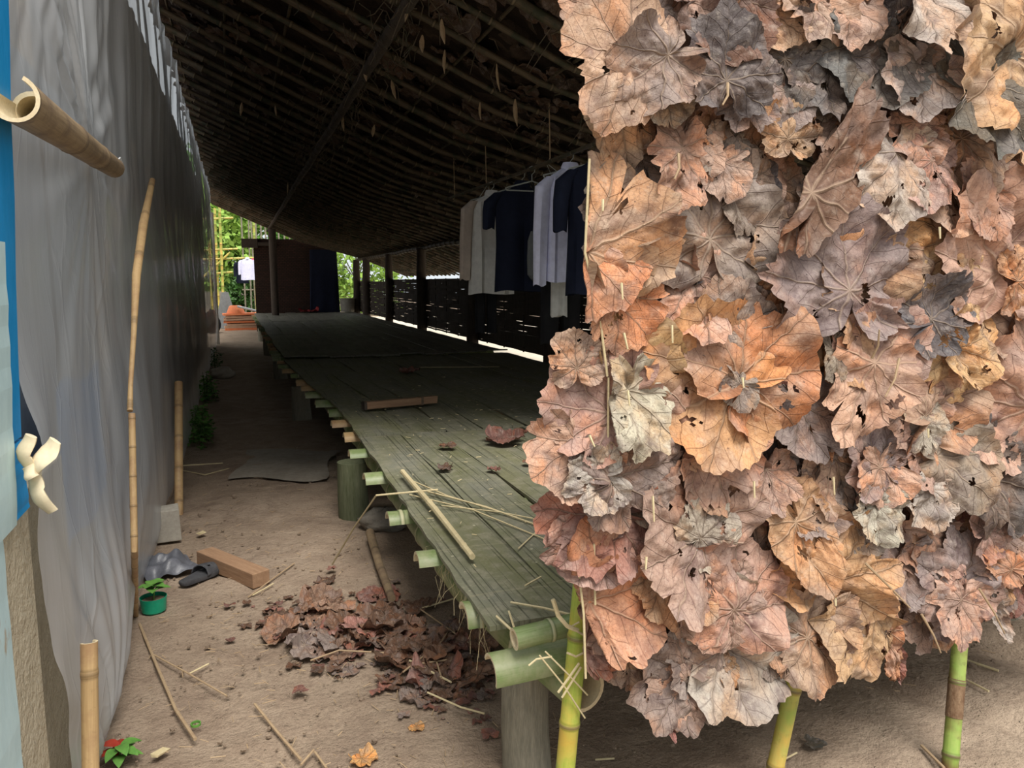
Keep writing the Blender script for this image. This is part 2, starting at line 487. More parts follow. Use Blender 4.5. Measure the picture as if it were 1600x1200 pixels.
def raw_mesh(name, V, F, mats, parent=None, uv=None, col=None, smooth=True, loc=None, mi=None):
    V = np.asarray(V, dtype=np.float32).reshape(-1, 3)
    me = bpy.data.meshes.new(name)
    if isinstance(F, np.ndarray):
        n, k = F.shape
        me.vertices.add(len(V)); me.vertices.foreach_set('co', V.ravel())
        me.loops.add(n * k); me.loops.foreach_set('vertex_index', F.astype(np.int32).ravel())
        me.polygons.add(n)
        me.polygons.foreach_set('loop_start', np.arange(0, n * k, k, dtype=np.int32))
        me.polygons.foreach_set('loop_total', np.full(n, k, dtype=np.int32))
        me.update(calc_edges=True)
    else:
        me.from_pydata(V.tolist(), [], F)
    for m in (mats if isinstance(mats, (list, tuple)) else [mats]):
        me.materials.append(m)
    li = np.zeros(len(me.loops), dtype=np.int32)
    me.loops.foreach_get('vertex_index', li)
    if uv is not None:
        ul = me.uv_layers.new(name='UVMap')
        ul.data.foreach_set('uv', np.asarray(uv, dtype=np.float32)[li].ravel())
    if col is not None:
        ca = me.color_attributes.new('Col', 'FLOAT_COLOR', 'POINT')
        c = np.asarray(col, dtype=np.float32)
        if c.ndim == 1: c = np.tile(c, (len(V), 1))
        if c.shape[1] == 3: c = np.hstack([c, np.ones((len(c), 1), dtype=np.float32)])
        ca.data.foreach_set('color', c.ravel())
    me.polygons.foreach_set('use_smooth', np.full(len(me.polygons), smooth))
    if mi is not None:
        me.polygons.foreach_set('material_index', np.asarray(mi, dtype=np.int32))
    me.validate()
    me.update()
    o = bpy.data.objects.new(name, me)
    COL.objects.link(o)
    if parent is not None: o.parent = parent
    if loc is not None: o.location = loc
    return o

class MB:
    """collects shapes into ONE mesh"""
    def __init__(s):
        s.V, s.F, s.UV, s.MI, s.C = [], [], [], [], []

    def add(s, V, F, uv=None, mi=0, col=None):
        b = len(s.V)
        s.V += [tuple(v) for v in V]
        s.UV += [tuple(u) for u in uv] if uv is not None else [(0, 0)] * len(V)
        s.C += [col if col is not None else (0.5, 0.5, 0.5)] * len(V)
        s.F += [tuple(i + b for i in f) for f in F]
        s.MI += [mi] * len(F)
        return s

    def box(s, c, d, R=None, mi=0, taper=0.0, rs=None, j=0.0):
        V = []
        for z in (-.5, .5):
            for y in (-.5, .5):
                for x in (-.5, .5):
                    k = 1 - taper * (z + .5)
                    v = Vector((x * d[0] * k, y * d[1] * k, z * d[2]))
                    if rs is not None: v += Vector((rs.uniform(-j, j), rs.uniform(-j, j), rs.uniform(-j, j)))
                    if R is not None: v = R @ v
                    V.append(Vector(c) + v)
        F = [(0, 2, 3, 1), (4, 5, 7, 6), (0, 1, 5, 4), (2, 6, 7, 3), (0, 4, 6, 2), (1, 3, 7, 5)]
        return s.add(V, F, [(v[0], v[2]) for v in V], mi)

    def tube(s, pts, rad, n=12, cap=True, mi=0, capmi=None, period=0.3, node=0.0, phase=0.0, arc=1.0, up=None, thick=0.0):
        """round or (arc<1) split culm along pts; thick>0 makes the wall of a split or open culm"""
        pts = [Vector(p) for p in pts]
        if not isinstance(rad, (list, tuple, np.ndarray)): rad = [rad] * len(pts)
        # put extra rings at the nodes
        L = [0.0]
        for a, b in zip(pts, pts[1:]): L.append(L[-1] + (b - a).length)
        stations = set(L)
        if node > 0:
            k = math.ceil((0 - phase) / period)
            while phase + k * period < L[-1]:
                q = phase + k * period
                for dd in (-0.012, -0.004, 0.004, 0.012):
                    if 0 < q + dd < L[-1]: stations.add(q + dd)
                k += 1
        st = sorted(stations)
        ring_p, ring_r = [], []
        for q in st:
            i = max(0, min(len(L) - 2, next((k for k in range(len(L) - 1) if q <= L[k + 1] + 1e-9), len(L) - 2)))
            f = (q - L[i]) / max(1e-9, L[i + 1] - L[i])
            p = pts[i].lerp(pts[i + 1], f)
            r = rad[i] * (1 - f) + rad[i + 1] * f
            if node > 0:
                ph = ((q - phase) / period) % 1.0
                dd = min(ph, 1 - ph) * period
                if dd < 0.006: r *= 1 + node
                elif dd < 0.014: r *= 1 - node * 0.4
            ring_p.append(p); ring_r.append(r)
        m = len(ring_p)
        T = []
        for i in range(m):
            a = ring_p[max(0, i - 1)]; b = ring_p[min(m - 1, i + 1)]
            T.append((b - a).normalized())
        ref = Vector(up) if up is not None else (Vector((0, 0, 1)) if abs(T[0].z) < 0.9 else Vector((0, 1, 0)))
        u = (ref - T[0] * ref.dot(T[0])).normalized()
        nn = n if arc >= 1 else n + 1
        V, UV = [], []
        layers = [0.0] if thick <= 0 else [0.0, thick]
        frames = []
        for i in range(m):
            u = (u - T[i] * u.dot(T[i])).normalized()
            w = T[i].cross(u)
            frames.append((u, w))
        for th in layers:
            for i in range(m):
                u, w = frames[i]
                for k in range(nn):
                    a = 2 * PI * k / n if arc >= 1 else (k / n - 0.5) * 2 * PI * arc
                    V.append(ring_p[i] + (u * math.cos(a) + w * math.sin(a)) * (ring_r[i] - th))
                    UV.append((k / n, (st[i] - phase) / period))
        F, MIl = [], []
        def idx(l, i, k): return l * m * nn + i * nn + (k % nn if arc >= 1 else k)
        kk = n
        for l in range(len(layers)):
            for i in range(m - 1):
                for k in range(kk):
                    q = (idx(l, i, k), idx(l, i, k + 1), idx(l, i + 1, k + 1), idx(l, i + 1, k))
                    F.append(q if l == 0 else q[::-1]); MIl.append(mi if l == 0 else (capmi if capmi is not None else mi))
        cm = capmi if capmi is not None else mi
        if thick > 0:
            for i in (0, m - 1):
                for k in range(kk):
                    F.append((idx(0, i, k), idx(0, i, k + 1), idx(1, i, k + 1), idx(1, i, k))); MIl.append(cm)
            if arc < 1:
                for k in (0, n):
                    for i in range(m - 1):
                        F.append((idx(0, i, k), idx(1, i, k), idx(1, i + 1, k), idx(0, i + 1, k))); MIl.append(cm)
        elif cap and arc >= 1:
            F.append(tuple(idx(0, 0, k) for k in reversed(range(n)))); MIl.append(cm)
            F.append(tuple(idx(0, m - 1, k) for k in range(n))); MIl.append(cm)
        b = len(s.V)
        s.V += [tuple(v) for v in V]; s.UV += UV; s.C += [(0.5, 0.5, 0.5)] * len(V)
        s.F += [tuple(i + b for i in f) for f in F]; s.MI += MIl
        return s

    def build(s, name, mats, parent=None, smooth=True, loc=None, col=None):
        V = np.array(s.V, dtype=np.float64)
        if loc is not None: V = V - np.array(loc)
        o = raw_mesh(name, V, s.F, mats, parent, s.UV, col, smooth, loc, s.MI)
        if smooth:
            try: o.data.set_sharp_from_angle(angle=math.radians(40))
            except Exception: pass
        return o

def wobble(a, b, n, amp, rs):
    a, b = Vector(a), Vector(b)
    out = []
    for i in range(n):
        f = i / (n - 1)
        k = math.sin(f * PI)
        out.append(a.lerp(b, f) + Vector((rs.uniform(-1, 1), rs.uniform(-1, 1), rs.uniform(-1, 1))) * amp * (0.3 + 0.7 * k) * (0 if i in (0, n - 1) else 1))
    return out

# ---------------------------------------------------------------- leaf geometry
def waves(rs, k, f0, f1):
    return [(rs.uniform(f0, f1) * math.cos(a), 0, 0, 0) if False else (rs.uniform(f0, f1), rs.uniform(0, 2 * PI), rs.uniform(0, 2 * PI)) for a in range(k)]

def wsum(W, x, y):
    z = np.zeros_like(x)
    for f, a, p in W:
        z += np.sin(2 * PI * f * (x * math.cos(a) + y * math.sin(a)) + p)
    return z / math.sqrt(len(W))

def leaf_geo(rs, R, elong=1.0, lobe=0.07, jag=0.05, curl=0.12, nr=24, na=96, fold=None, holes=2, bend=0.12, bites=2, wide=1.0, crumple=1.0):
    th = np.linspace(-PI, PI, na + 1)
    a = np.degrees(np.abs(th))
    f = np.interp(a, [0, 40, 80, 120, 150, 168, 180], [1.0, 0.94, 0.86, 0.74, 0.58, 0.36, 0.10])
    f = f * (1 + lobe * np.cos(9 * th) * np.clip((165 - a) / 30, 0, 1))
    for k in range(1, 4):
        f = f * (1 + 0.05 * math.cos(k) * np.sin(k * th + rs.uniform(0, 6.28)))
    tooth = np.zeros_like(th)
    for k in (17, 29, 41):
        tooth += np.abs(np.sin(k * th / 2 + rs.uniform(0, 6.28))) - 0.6
    f = f * (1 + jag * 0.5 * tooth + jag * 0.55 * rs.normal(0, 1, na + 1))
    for _ in range(bites):
        c = rs.uniform(-2.4, 2.4)
        f = f * (1 - rs.uniform(0.08, 0.38) * np.exp(-((th - c) / rs.uniform(0.03, 0.12)) ** 2))
    f[-1] = f[0]
    rho = np.linspace(0.0, 1.0, nr + 1) ** 0.85
    RH, TH = np.meshgrid(rho, th, indexing='ij')
    FF = np.tile(f, (nr + 1, 1))
    x = RH * FF * np.sin(TH) * wide
    y = RH * FF * np.cos(TH) * elong
    uv = np.stack([x, y], -1)
    pp = np.abs(((TH + PI / 9) % (2 * PI / 9)) - PI / 9)
    rr = np.sqrt(x * x + y * y)
    s_, t_ = rr * np.cos(pp), rr * np.sin(pp)
    z = 0.055 * crumple * np.sin(pp / (PI / 9) * PI / 2) * np.clip(rr, 0, 1)
    z += 0.010 * crumple * np.sin(2 * PI * 5.5 * (s_ - 0.95 * t_)) * np.clip(rr * 2, 0, 1)
    z += 0.050 * crumple * wsum(waves(rs, 4, 0.5, 1.3), x, y)
    z += 0.022 * crumple * wsum(waves(rs, 5, 1.6, 3.2), x, y)
    z += 0.007 * crumple * wsum(waves(rs, 6, 5, 9), x, y)
    ax = rs.uniform(0, PI)
    z += -bend * (x * math.cos(ax) + y * math.sin(ax)) ** 2 * rs.choice([1, 1, -0.6])
    et = np.zeros_like(th)
    for k in (2, 3, 5, 8):
        et += np.sin(k * th + rs.uniform(0, 6.28)) / math.sqrt(k)
    z += curl * RH ** 3 * (0.35 + 0.6 * np.tile(et, (nr + 1, 1)))
    mask = np.ones((nr, na), bool)
    cx = (x[:-1, :-1] + x[1:, 1:]) / 2
    cy = (y[:-1, :-1] + y[1:, 1:]) / 2
    for _ in range(holes):
        hr = rs.uniform(0.25, 0.85); ht = rs.uniform(-2.4, 2.4)
        hx, hy = hr * math.sin(ht) * 0.9, hr * math.cos(ht) * 0.9
        r0 = rs.uniform(0.018, 0.055)
        st = rs.uniform(1, 2.2)
        ang = rs.uniform(0, PI)
        dx, dy = cx - hx, cy - hy
        p1 = (dx * math.cos(ang) + dy * math.sin(ang)) / st
        p2 = -dx * math.sin(ang) + dy * math.cos(ang)
        mask &= np.sqrt(p1 * p1 + p2 * p2) > r0 * (1 + 0.4 * np.sin(5 * np.arctan2(p2, p1)))
    if fold is not None:                       # fold = list of (angle of the normal clockwise from the tip, distance in R)
        for fa, fd in fold:
            nx, ny = math.sin(fa), math.cos(fa)
            q = x * nx + y * ny - fd
            over = q > 0
            x = np.where(over, x - 2 * q * nx, x)
            y = np.where(over, y - 2 * q * ny, y)
            z = np.where(over, z - 0.03 - 0.10 * np.minimum(q, 0.3), z - 0.12 * np.exp(-((q) / 0.04) ** 2) * 0.2)
    idx = np.arange((nr + 1) * (na + 1)).reshape(nr + 1, na + 1)
    Fq = np.stack([idx[:-1, :-1], idx[:-1, 1:], idx[1:, 1:], idx[1:, :-1]], -1)[mask]
    return np.stack([x, y, z], -1).reshape(-1, 3) * R, Fq.reshape(-1, 4), uv.reshape(-1, 2)

def orient_panel(V, rot, tilt, side=0.0):
    """leaf plane -> upright, facing -Y; rot clockwise from straight up; tilt brings the low end forward"""
    c, s = math.cos(rot), math.sin(rot)
    u = V[:, 0] * c + V[:, 1] * s
    v = -V[:, 0] * s + V[:, 1] * c
    w = V[:, 2] - v * math.tan(tilt) + u * side
    return np.stack([u, -w, v], -1)

LC = {  # colours of the dry leaves themselves
    'T': (0.50, 0.325, 0.215), 'P': (0.44, 0.292, 0.22), 'G': (0.30, 0.235, 0.20), 'D': (0.125, 0.108, 0.108),
    'L': (0.45, 0.40, 0.33), 'O': (0.52, 0.28, 0.15), 'B': (0.19, 0.11, 0.07), 'Y': (0.56, 0.36, 0.20),
    'R': (0.33, 0.16, 0.125), 'K': (0.13, 0.13, 0.11), 'M': (0.32, 0.195, 0.13)}
# ================================================================= GROUND
def build_ground():
    rs = np.random.RandomState(3)
    xs = np.concatenate([[-40, -20, -8, -3], np.arange(-1.6, 4.2, 0.04), [5, 7, 10, 18, 40]])
    ys = np.concatenate([[-30, -12, -5, -1, 0.6], np.arange(1.2, 8.5, 0.04), np.arange(8.6, 26, 0.3), [28, 32, 40, 60, 90]])
    X, Y = np.meshgrid(xs, ys, indexing='ij')
    Z = np.zeros_like(X)
    W1 = waves(rs, 6, 0.3, 0.9); W2 = waves(rs, 8, 1.5, 4.0); W3 = waves(rs, 8, 5, 9)
    Z += 0.010 * wsum(W1, X, Y) + 0.005 * wsum(W2, X, Y) + 0.0025 * wsum(W3, X, Y)
    # shallow drainage ruts on the open earth in front of the leaf screen
    for x0, sl, d, w in ((2.05, -0.45, 0.035, 0.07), (2.65, -0.45, 0.028, 0.08)):
        q = (X - (x0 + sl * (Y - 2.6)))
        Z -= d * np.exp(-(q / w) ** 2) * (X > 0.9) * (Y < 5)
    Z += np.clip((X - 4.6) / 6, 0, 1) * -0.1
    V = np.stack([X, Y, Z], -1).reshape(-1, 3)
    n, m = X.shape
    idx = np.arange(n * m).reshape(n, m)
    F = np.stack([idx[:-1, :-1], idx[1:, :-1], idx[1:, 1:], idx[:-1, 1:]], -1).reshape(-1, 4)
    o = raw_mesh('floor', V, F, M['soil'])
    tag(o, 'packed brown earth floor running along the aisle and out front', 'ground', kind='structure')
build_ground()

# ================================================================= LEAF SCREEN
PY = 1.68
def place_leaf(name, px, py, Rpx, rot, code, parent, seed, fwd=0.0, tilt=None, plane=PY, fold=None, holes=None, lab=None, hi=True, **kw):
    rs = np.random.RandomState(seed)
    dy = .035 + fwd * 1.25
    p = at(px, py, 1, plane - dy)
    d = (p - Vector((0, 0, EYE))).dot(Vector((math.sin(YAW), math.cos(YAW), 0)))
    R = Rpx * d / FPX * 0.99
    fl = None
    if fold: fl = [(math.radians(a - rot), dd) for a, dd in fold]
    V, F, uv = leaf_geo(rs, R, elong=kw.get('elong', rs.uniform(0.92, 1.08)), wide=kw.get('wide', rs.uniform(0.95, 1.08)),
                        lobe=min(.08, kw.get('lobe', rs.uniform(0.01, 0.075))), jag=kw.get('jag', rs.uniform(0.022, 0.05)), curl=kw.get('curl', rs.uniform(0.05, 0.22)),
                        nr=26 if hi else 12, na=118 if hi else 54, fold=fl, holes=int(rs.randint(2, 7)) if holes is None else holes,
                        bend=kw.get('bend', rs.uniform(0.05, 0.22)), bites=rs.randint(1, 5), crumple=kw.get('cr', rs.uniform(0.9, 1.6)))
    tl = (.05 + .17 * (1 - math.cos(math.radians(rot))) / 2 + rs.uniform(-.01, .05)) if tilt is None else tilt
    V = orient_panel(V, math.radians(rot), tl, rs.uniform(-0.10, 0.10))
    base = np.array(LC[code]) * rs.uniform(0.95, 1.18) * np.array([1, rs.uniform(0.95, 1.05), rs.uniform(0.92, 1.08)])
    if name is None: return V + np.array([p.x, p.y, p.z]), F, uv, base
    o = raw_mesh(name, V, F, M['leaf'], parent, uv, base, True, (p.x, p.y, p.z))
    if lab: o['label'] = lab
    return o

HERO = [
 # px, py, R, rot, colour, options          ---- from the top of the screen down
 (1060, 0, 75, 180, 'P', {}), (1115, -10, 110, 180, 'B', {}), (1205, 5, 78, 175, 'T', {}), (1270, -5, 75, 160, 'P', {}), (1320, -15, 85, 185, 'P', {}),
 (985, 95, 128, -78, 'T', dict(fwd=.055, tilt=.05, wide=1.05, cr=.8, lab='broad smooth tan leaf at the upper outer corner')),
 (1042, 88, 118, -124, 'G', dict(fwd=.062, wide=.68, cr=1.2)),
 (965, 165, 95, 165, 'T', dict(wide=.7,tilt=.05)),
 (1138, 125, 110, 0, 'D', dict(fwd=.05, lobe=.08, lab='charcoal grey leaf')),
 (1040, 140, 60, 170, 'L', dict(fwd=.03)), (1062, 215, 92, 70, 'T', {}), (1165, 150, 58, 160, 'G', dict(fwd=.02)),
 (1230, 218, 66, 0, 'T', dict(fwd=.02)), (1225, 95, 80, 190, 'D', {}), (1290, 75, 105, 180, 'D', {}), (1355, 60, 110, 170, 'K', {}),
 (1120, 235, 62, 110, 'G', {}), (1130, 255, 62, 180, 'P', dict(fwd=.015, lobe=.02, jag=.015)),
 (1060, 232, 100, 190, 'T', dict(fwd=.03, wide=.6)),
 (1110, 372, 165, 0, 'G', dict(fwd=.01, lab='large mottled grey-brown leaf with a pale midrib')),
 (1145, 300, 90, 60, 'G', {}),
 (922, 395, 165, 20, 'T', dict(fwd=.03, tilt=.03, fold=[(274, .02)], cr=.7)),
 (918, 400, 110, 140, 'O', dict(fwd=.034, fold=[(275, .03)], cr=.8)),
 (1268, 300, 215, 33, 'B', dict(fwd=.055, wide=.42, fold=[(300, .08)], holes=8, cr=.8, lab='dark chocolate leaf full of torn holes')),
 (1395, 240, 115, 185, 'L', dict(fwd=.03, holes=6, lab='pale grey leaf pierced by holes')),
 (1540, 125, 118, 190, 'K', dict(fwd=.045, lab='greenish grey leaf')), (1430, 100, 85, 175, 'L', dict(fwd=.03)),
 (1590, 80, 165, -50, 'Y', dict(fwd=.05, lobe=.03)), (1440, -30, 108, 180, 'L', dict(fwd=.05, wide=.75)),
 (1225, 140, 60, 170, 'G', dict(fwd=.01)), (1310, 190, 80, 150, 'P', {}), (1545, 300, 78, 250, 'P', dict(fwd=.02)), (1500, 215, 100, 150, 'T', {}),
 (1425, 195, 70, 150, 'P', dict(fwd=.02)), (1450, 250, 78, 190, 'P', dict(fwd=.035)), (1480, 290, 80, 150, 'T', {}),
 (1562, 425, 165, 0, 'T', dict(fwd=.02)), (1590, 440, 70, 90, 'O', dict(fwd=.04)), (1480, 370, 95, 250, 'Y', {}),
 (1318, 455, 158, 0, 'G', dict(fwd=.035, wide=1.1, lobe=.13, lab='big spread leaf with grey centre and tan lobes')), (1330, 470, 120, 60, 'T', dict(fwd=.02)),
 (1235, 440, 110, -40, 'T', {}), (1400, 390, 110, 10, 'P', {}),
 (958, 462, 98, 95, 'O', dict(fwd=.025)), (940, 580, 150, 25, 'Y', dict(fwd=.012, fold=[(282, .0), (180, .05)], cr=.6)),
 (1085, 430, 105, 140, 'T', {}), (1045, 495, 90, 80, 'T', {}),
 (1146, 598, 158, -72, 'O', dict(fwd=.035, cr=.8, lab='broad orange-tan leaf lying on its side')), (1132, 512, 98, 75, 'G', dict(fwd=.03)),
 (1160, 590, 142, 48, 'O', dict(fwd=.042, cr=.8, lab='bright orange-brown leaf')), (1155, 600, 45, 185, 'G', dict(fwd=.05)),
 (1098, 680, 138, 78, 'T', dict(fwd=.022)), (1090, 640, 70, -50, 'G', {}),
 (985, 610, 125, 180, 'L', dict(fwd=.04, wide=.62, fold=[(270, .30)], lab='bleached grey-white torn leaf')),
 (950, 645, 130, -40, 'P', dict(fwd=.02, wide=.95, cr=.9)), (900, 575, 62, 0, 'P', dict(fwd=.015)), (905, 690, 95, 200, 'T', dict(fwd=.022)), (880, 660, 40, 270, 'P', {}),
 (945, 745, 72, -105, 'L', dict(fwd=.045)), (955, 748, 132, 80, 'G', dict(fwd=.04, wide=.8)), (960, 800, 128, -85, 'R', dict(fwd=.01)), (940, 845, 100, -100, 'P', dict(fwd=.015, wide=.8)),
 (1100, 842, 150, -62, 'P', dict(fwd=.03)), (1095, 840, 80, 60, 'L', dict(fwd=.035)),
 (1140, 730, 98, -60, 'T', dict(fwd=.012)), (1200, 735, 70, 170, 'P', dict(fwd=.015)), (1040, 700, 75, 170, 'G', {}),
 (925, 945, 150, 38, 'O', dict(fwd=.03, fold=[(250, .10)], cr=.7, lab='warm orange half leaf with fine ribs')),
 (915, 1010, 118, 10, 'R', dict(fold=[(272, .02)], cr=.8)), (1050, 890, 95, 180, 'T', dict(fwd=.012)),
 (1142, 955, 138, 14, 'P', dict(fwd=.045)), (1142, 950, 90, -60, 'P', dict(fwd=.04)), (1127, 1010, 140, 82, 'L', dict(fwd=.02)), (1120, 1010, 115, -75, 'G', dict(fwd=.012)),
 (1072, 1055, 112, -98, 'G', dict(fwd=.02, lab='long greyish leaf drooping lowest at the outer edge')), (1070, 1060, 85, -150, 'P', dict(fwd=.022)), (1090, 1040, 62, 130, 'T', dict(fwd=.005)),
 (1235, 1000, 62, 200, 'P', dict(fwd=.025)), (1258, 992, 110, 98, 'P', dict(fwd=.03)), (1200, 985, 70, 150, 'G', {}),
 (1245, 815, 128, 155, 'Y', dict(fwd=.04, wide=.6)), (1290, 912, 145, 38, 'Y', dict(fwd=.03, cr=1.3, lab='bright yellow-tan torn leaf')), (1358, 952, 125, -88, 'Y', dict(fwd=.02)), (1355, 950, 75, 60, 'T', dict(fwd=.02)),
 (1372, 790, 60, 180, 'L', dict(fwd=.05)), (1455, 765, 72, 175, 'L', dict(fwd=.05, lab='small chalky white leaf')), (1330, 800, 80, 120, 'G', dict(fwd=.02)),
 (1505, 920, 105, -60, 'G', dict(fwd=.03, lobe=.15)), (1505, 925, 90, 70, 'P', dict(fwd=.03)), (1540, 830, 70, 60, 'P', dict(fwd=.04)), (1450, 830, 80, 200, 'P', {}),
 (1500, 935, 72, 195, 'P', dict(fwd=.045)), (1580, 890, 75, -60, 'O', dict(fwd=.05, wide=.4)),
]
HERO2 = [
 (1545, 745, 120, 70, 'D', dict(fwd=.03)), (1465, 715, 125, 88, 'G', dict(fwd=.035, lobe=.04)), (1460, 712, 70, 230, 'P', dict(fwd=.03)),
 (1598, 635, 152, -45, 'T', dict(fwd=.03)), (1440, 650, 112, 70, 'T', dict(fwd=.025)), (1435, 648, 90, -50, 'P', dict(fwd=.022)), (1440, 655, 60, 185, 'L', dict(fwd=.035)),
 (1366, 572, 120, 32, 'P', dict(fwd=.04, lobe=.02, jag=.02, cr=.7)), (1498, 545, 80, 68, 'Y', dict(fwd=.04, cr=1.5)), (1500, 545, 110, -75, 'Y', dict(fwd=.02)),
 (1450, 500, 105, 62, 'D', dict(fwd=.045, wide=.7)), (1310, 520, 95, 120, 'Y', dict(fwd=.01)), (1302, 545, 62, 182, 'G', dict(fwd=.04, wide=.5)),
 (1362, 565, 140, 212, 'T', dict(fwd=.05, wide=.65)), (1250, 630, 90, 160, 'G', dict(fwd=.01)), (1376, 728, 88, -20, 'G', dict(fwd=.035)), (1375, 728, 75, 175, 'T', dict(fwd=.04)),
 (1300, 715, 90, 200, 'T', {}), (1270, 760, 85, 170, 'G', {}), (1560, 840, 90, 160, 'P', {}), (1420, 870, 80, 190, 'G', {}),
 (1590, 520, 110, -20, 'T', {}), (1590, 200, 80, 180, 'T', {}), (1010, 20, 70, 190, 'G', dict(fwd=.02)), (935, 20, 80, -30, 'T', {}),
 (1180, 860, 85, 170, 'P', {}), (1000, 330, 90, 200, 'O', {}),
]
def build_screen():
    root = empty('leaf_thatch_screen', (1.4, PY, 0.0), label='tall screen shingled with large dry brown leaves on yellow bamboo poles', cat='leaf screen')
    def par(o):
        o.parent = root
        o.location = o.location - root.location
        return o
    i = 0
    for q in HERO + HERO2:
        px, py, R, rot, code, kw = q
        kw = dict(kw); lab = kw.pop('lab', None)
        nm = 'leaf'
        par(place_leaf(nm, px, py, R, rot, code, None, 1000 + i * 7, lab=lab, **kw))
        i += 1
    # smaller and half hidden leaves that close the rows behind
    rs = np.random.RandomState(77)
    VV, FF, UU, CC = [], [], [], []
    nb = 0
    z = 0.48
    row = 0
    while z < 2.75:
        x = 0.86 + rs.uniform(0, .06)
        while x < 2.95:
            rr = np.random.RandomState(rs.randint(1e6))
            R = rr.uniform(.09, .15)
            low = 0.50 + 0.0 * x
            V, F, uv = leaf_geo(rr, R, nr=16, na=72, holes=rr.randint(0, 4), curl=rr.uniform(.05, .25), jag=.035, crumple=1.3)
            zz = z + rr.uniform(-.04, .04)
            if zz - R * .5 < low - .08: zz = low + R * .4
            V = orient_panel(V, math.radians(rr.choice([0, 180, 90, -90]) + rr.uniform(-40, 40)), rr.uniform(.05, .18))
            V = V + np.array([max(x, 0.80 + R * 0.75), PY - rr.uniform(.0, .02), zz])
            code = rr.choice(list('TTPPPGGGDYORL'))
            c = np.array(LC[code]) * rr.uniform(.75, 1.05)
            VV.append(V); FF.append(F + nb); UU.append(uv); CC.append(np.tile(c, (len(V), 1))); nb += len(V)
            x += rr.uniform(.07, .13)
        z += 0.105; row += 1
    o = raw_mesh('background_leaf', np.vstack(VV), np.vstack(FF), M['leaf'], None, np.vstack(UU), np.vstack(CC))
    o['kind'] = 'stuff'
    par(o)
    # poles behind the leaves
    for (x0, y0, x1, y1, r, m, lab, s, Yp) in ((882, 1215, 916, 850, .026, 'b_lime', 'fresh green pole turning yellow below', 1, PY + .06),
                                             (1208, 1215, 1268, 940, .0245, 'b_yellow', 'yellow pole with one ring', 2, PY + .05),
                                             (1485, 1215, 1506, 930, .0235, 'b_rust', 'green pole with a rusty brown band', 3, PY + .05)):
        rr = np.random.RandomState(s)
        a = at(x0, y0, 1, Yp); b = at(x1, y1, 1, Yp)
        d = (b - a) / (b.z - a.z)
        p0 = a + d * (-0.16 - a.z)
        if s == 3: p0 = G(1484, 1200); p0 = p0 + (p0 - b).normalized() * .12
        top = 2.7 if s > 1 else 2.62
        dv = d.copy()
        if s > 1: p1 = b + Vector((.03, .0, .4)); p1.y = Yp; p2 = Vector((p1.x + .06, Yp, top))
        else: p1 = Vector((b.x + .01, Yp, 1.0)); p2 = Vector((p1.x + .14, Yp + .02, top))
        mb = MB().tube([p0, b, p1, p2], [r * 1.05, r, r * .95, r * .8], n=20, node=.07, period=.24 if s != 3 else .22, phase=[0, .02, .235, .16][s], mi=0)
        o = mb.build('pole', M[m], None, loc=(p0.x, p0.y, 0)); o['label'] = lab
        par(o)
        if s == 3:
            for f0, f1 in ((.42, .60), (.90, .99)):
                sb = MB().tube([p0.lerp(b, f0), p0.lerp(b, (f0 + f1) / 2), p0.lerp(b, f1)], [r * 1.07, r * 1.05, r * 1.06], n=20, cap=False)
                par(sb.build('culm_sheath', M['sheath'], None, loc=tuple(p0)))
    # split bamboo battens that pin the rows, edge strips and pins
    for z, y in ((0.62, 0), (1.05, 0), (1.5, 0), (1.95, 0), (2.4, 0)):
        mb = MB().tube(wobble((.82, PY + .025, z), (2.95, PY + .025, z + .02), 8, .006, rs), .012, n=8, node=.05, period=.3)
        par(mb.build('batten', M['b_tan'], None, loc=(1.5, PY, z)))
    for pts, w in (([(921, 248), (914, 395), (935, 480), (949, 588)], .003), ([(951, 590), (950, 700), (955, 790)], .0028),
                   ([(903, 880), (912, 960), (915, 1060)], .003), ([(928, 850), (930, 945)], .0028)):
        P = [at(x, y, 1, PY - .075) for x, y in pts]
        par(MB().tube(P, w, n=6).build('edge_strip', M['sliver'], None, loc=tuple(P[0])))
    for (x, y, dx, dy) in ((942, 312, 0, 18), (971, 442, 2, 26), (975, 520, 6, 26), (1050, 508, 1, 28), (981, 610, 3, 24), (1020, 775, 2, 40), (921, 680, 8, 18),
                           (1178, 752, 1, 26), (1302, 745, 2, 28), (1450, 670, 1, 14), (1305, 935, 1, 12), (1160, 590, 2, 16), (1010, 870, -1, 20), (1468, 355, 1, 18)):
        a = at(x, y, 1, PY - .115); b = at(x + dx, y + dy, 1, PY - .125)
        par(MB().tube([a, b], [.0032, .002], n=5).build('pin', M['sliver'], None, loc=tuple(a)))
    # leaf stalks
    for (x, y, dx, dy) in ((1352, 880, 70, 70), (1440, 960, 30, 60), (1060, 240, -6, 40), (1405, 560, -22, 60), (1530, 920, 40, 70), (1137, 130, -8, 34), (1362, 560, 12, -45)):
        a = at(x, y, 1, PY - .13); b = at(x + dx, y + dy, 1, PY - .15)
        par(MB().tube([a, a.lerp(b, .5) + Vector((.004, -.005, -.004)), b], [.0035, .003, .002], n=6).build('leaf_stalk', M['twig'], None, loc=tuple(a)))
    # dried curled leaf scraps dangling at the bottom
    for k, (x, y, R, rot, c) in enumerate(((1385, 985, 85, 168, 'O'), (1400, 1030, 55, 160, 'R'), (1375, 960, 75, 195, 'B'), (1045, 1100, 62, 178, 'R'), (1075, 1080, 60, 150, 'G'), (1560, 940, 70, 165, 'L'), (1130, 1040, 60, 170, 'T'))):
        par(place_leaf('leaf', x, y, R, rot, c, None, 500 + k, tilt=.05, wide=.32, cr=2.0, fwd=.02))
build_screen()
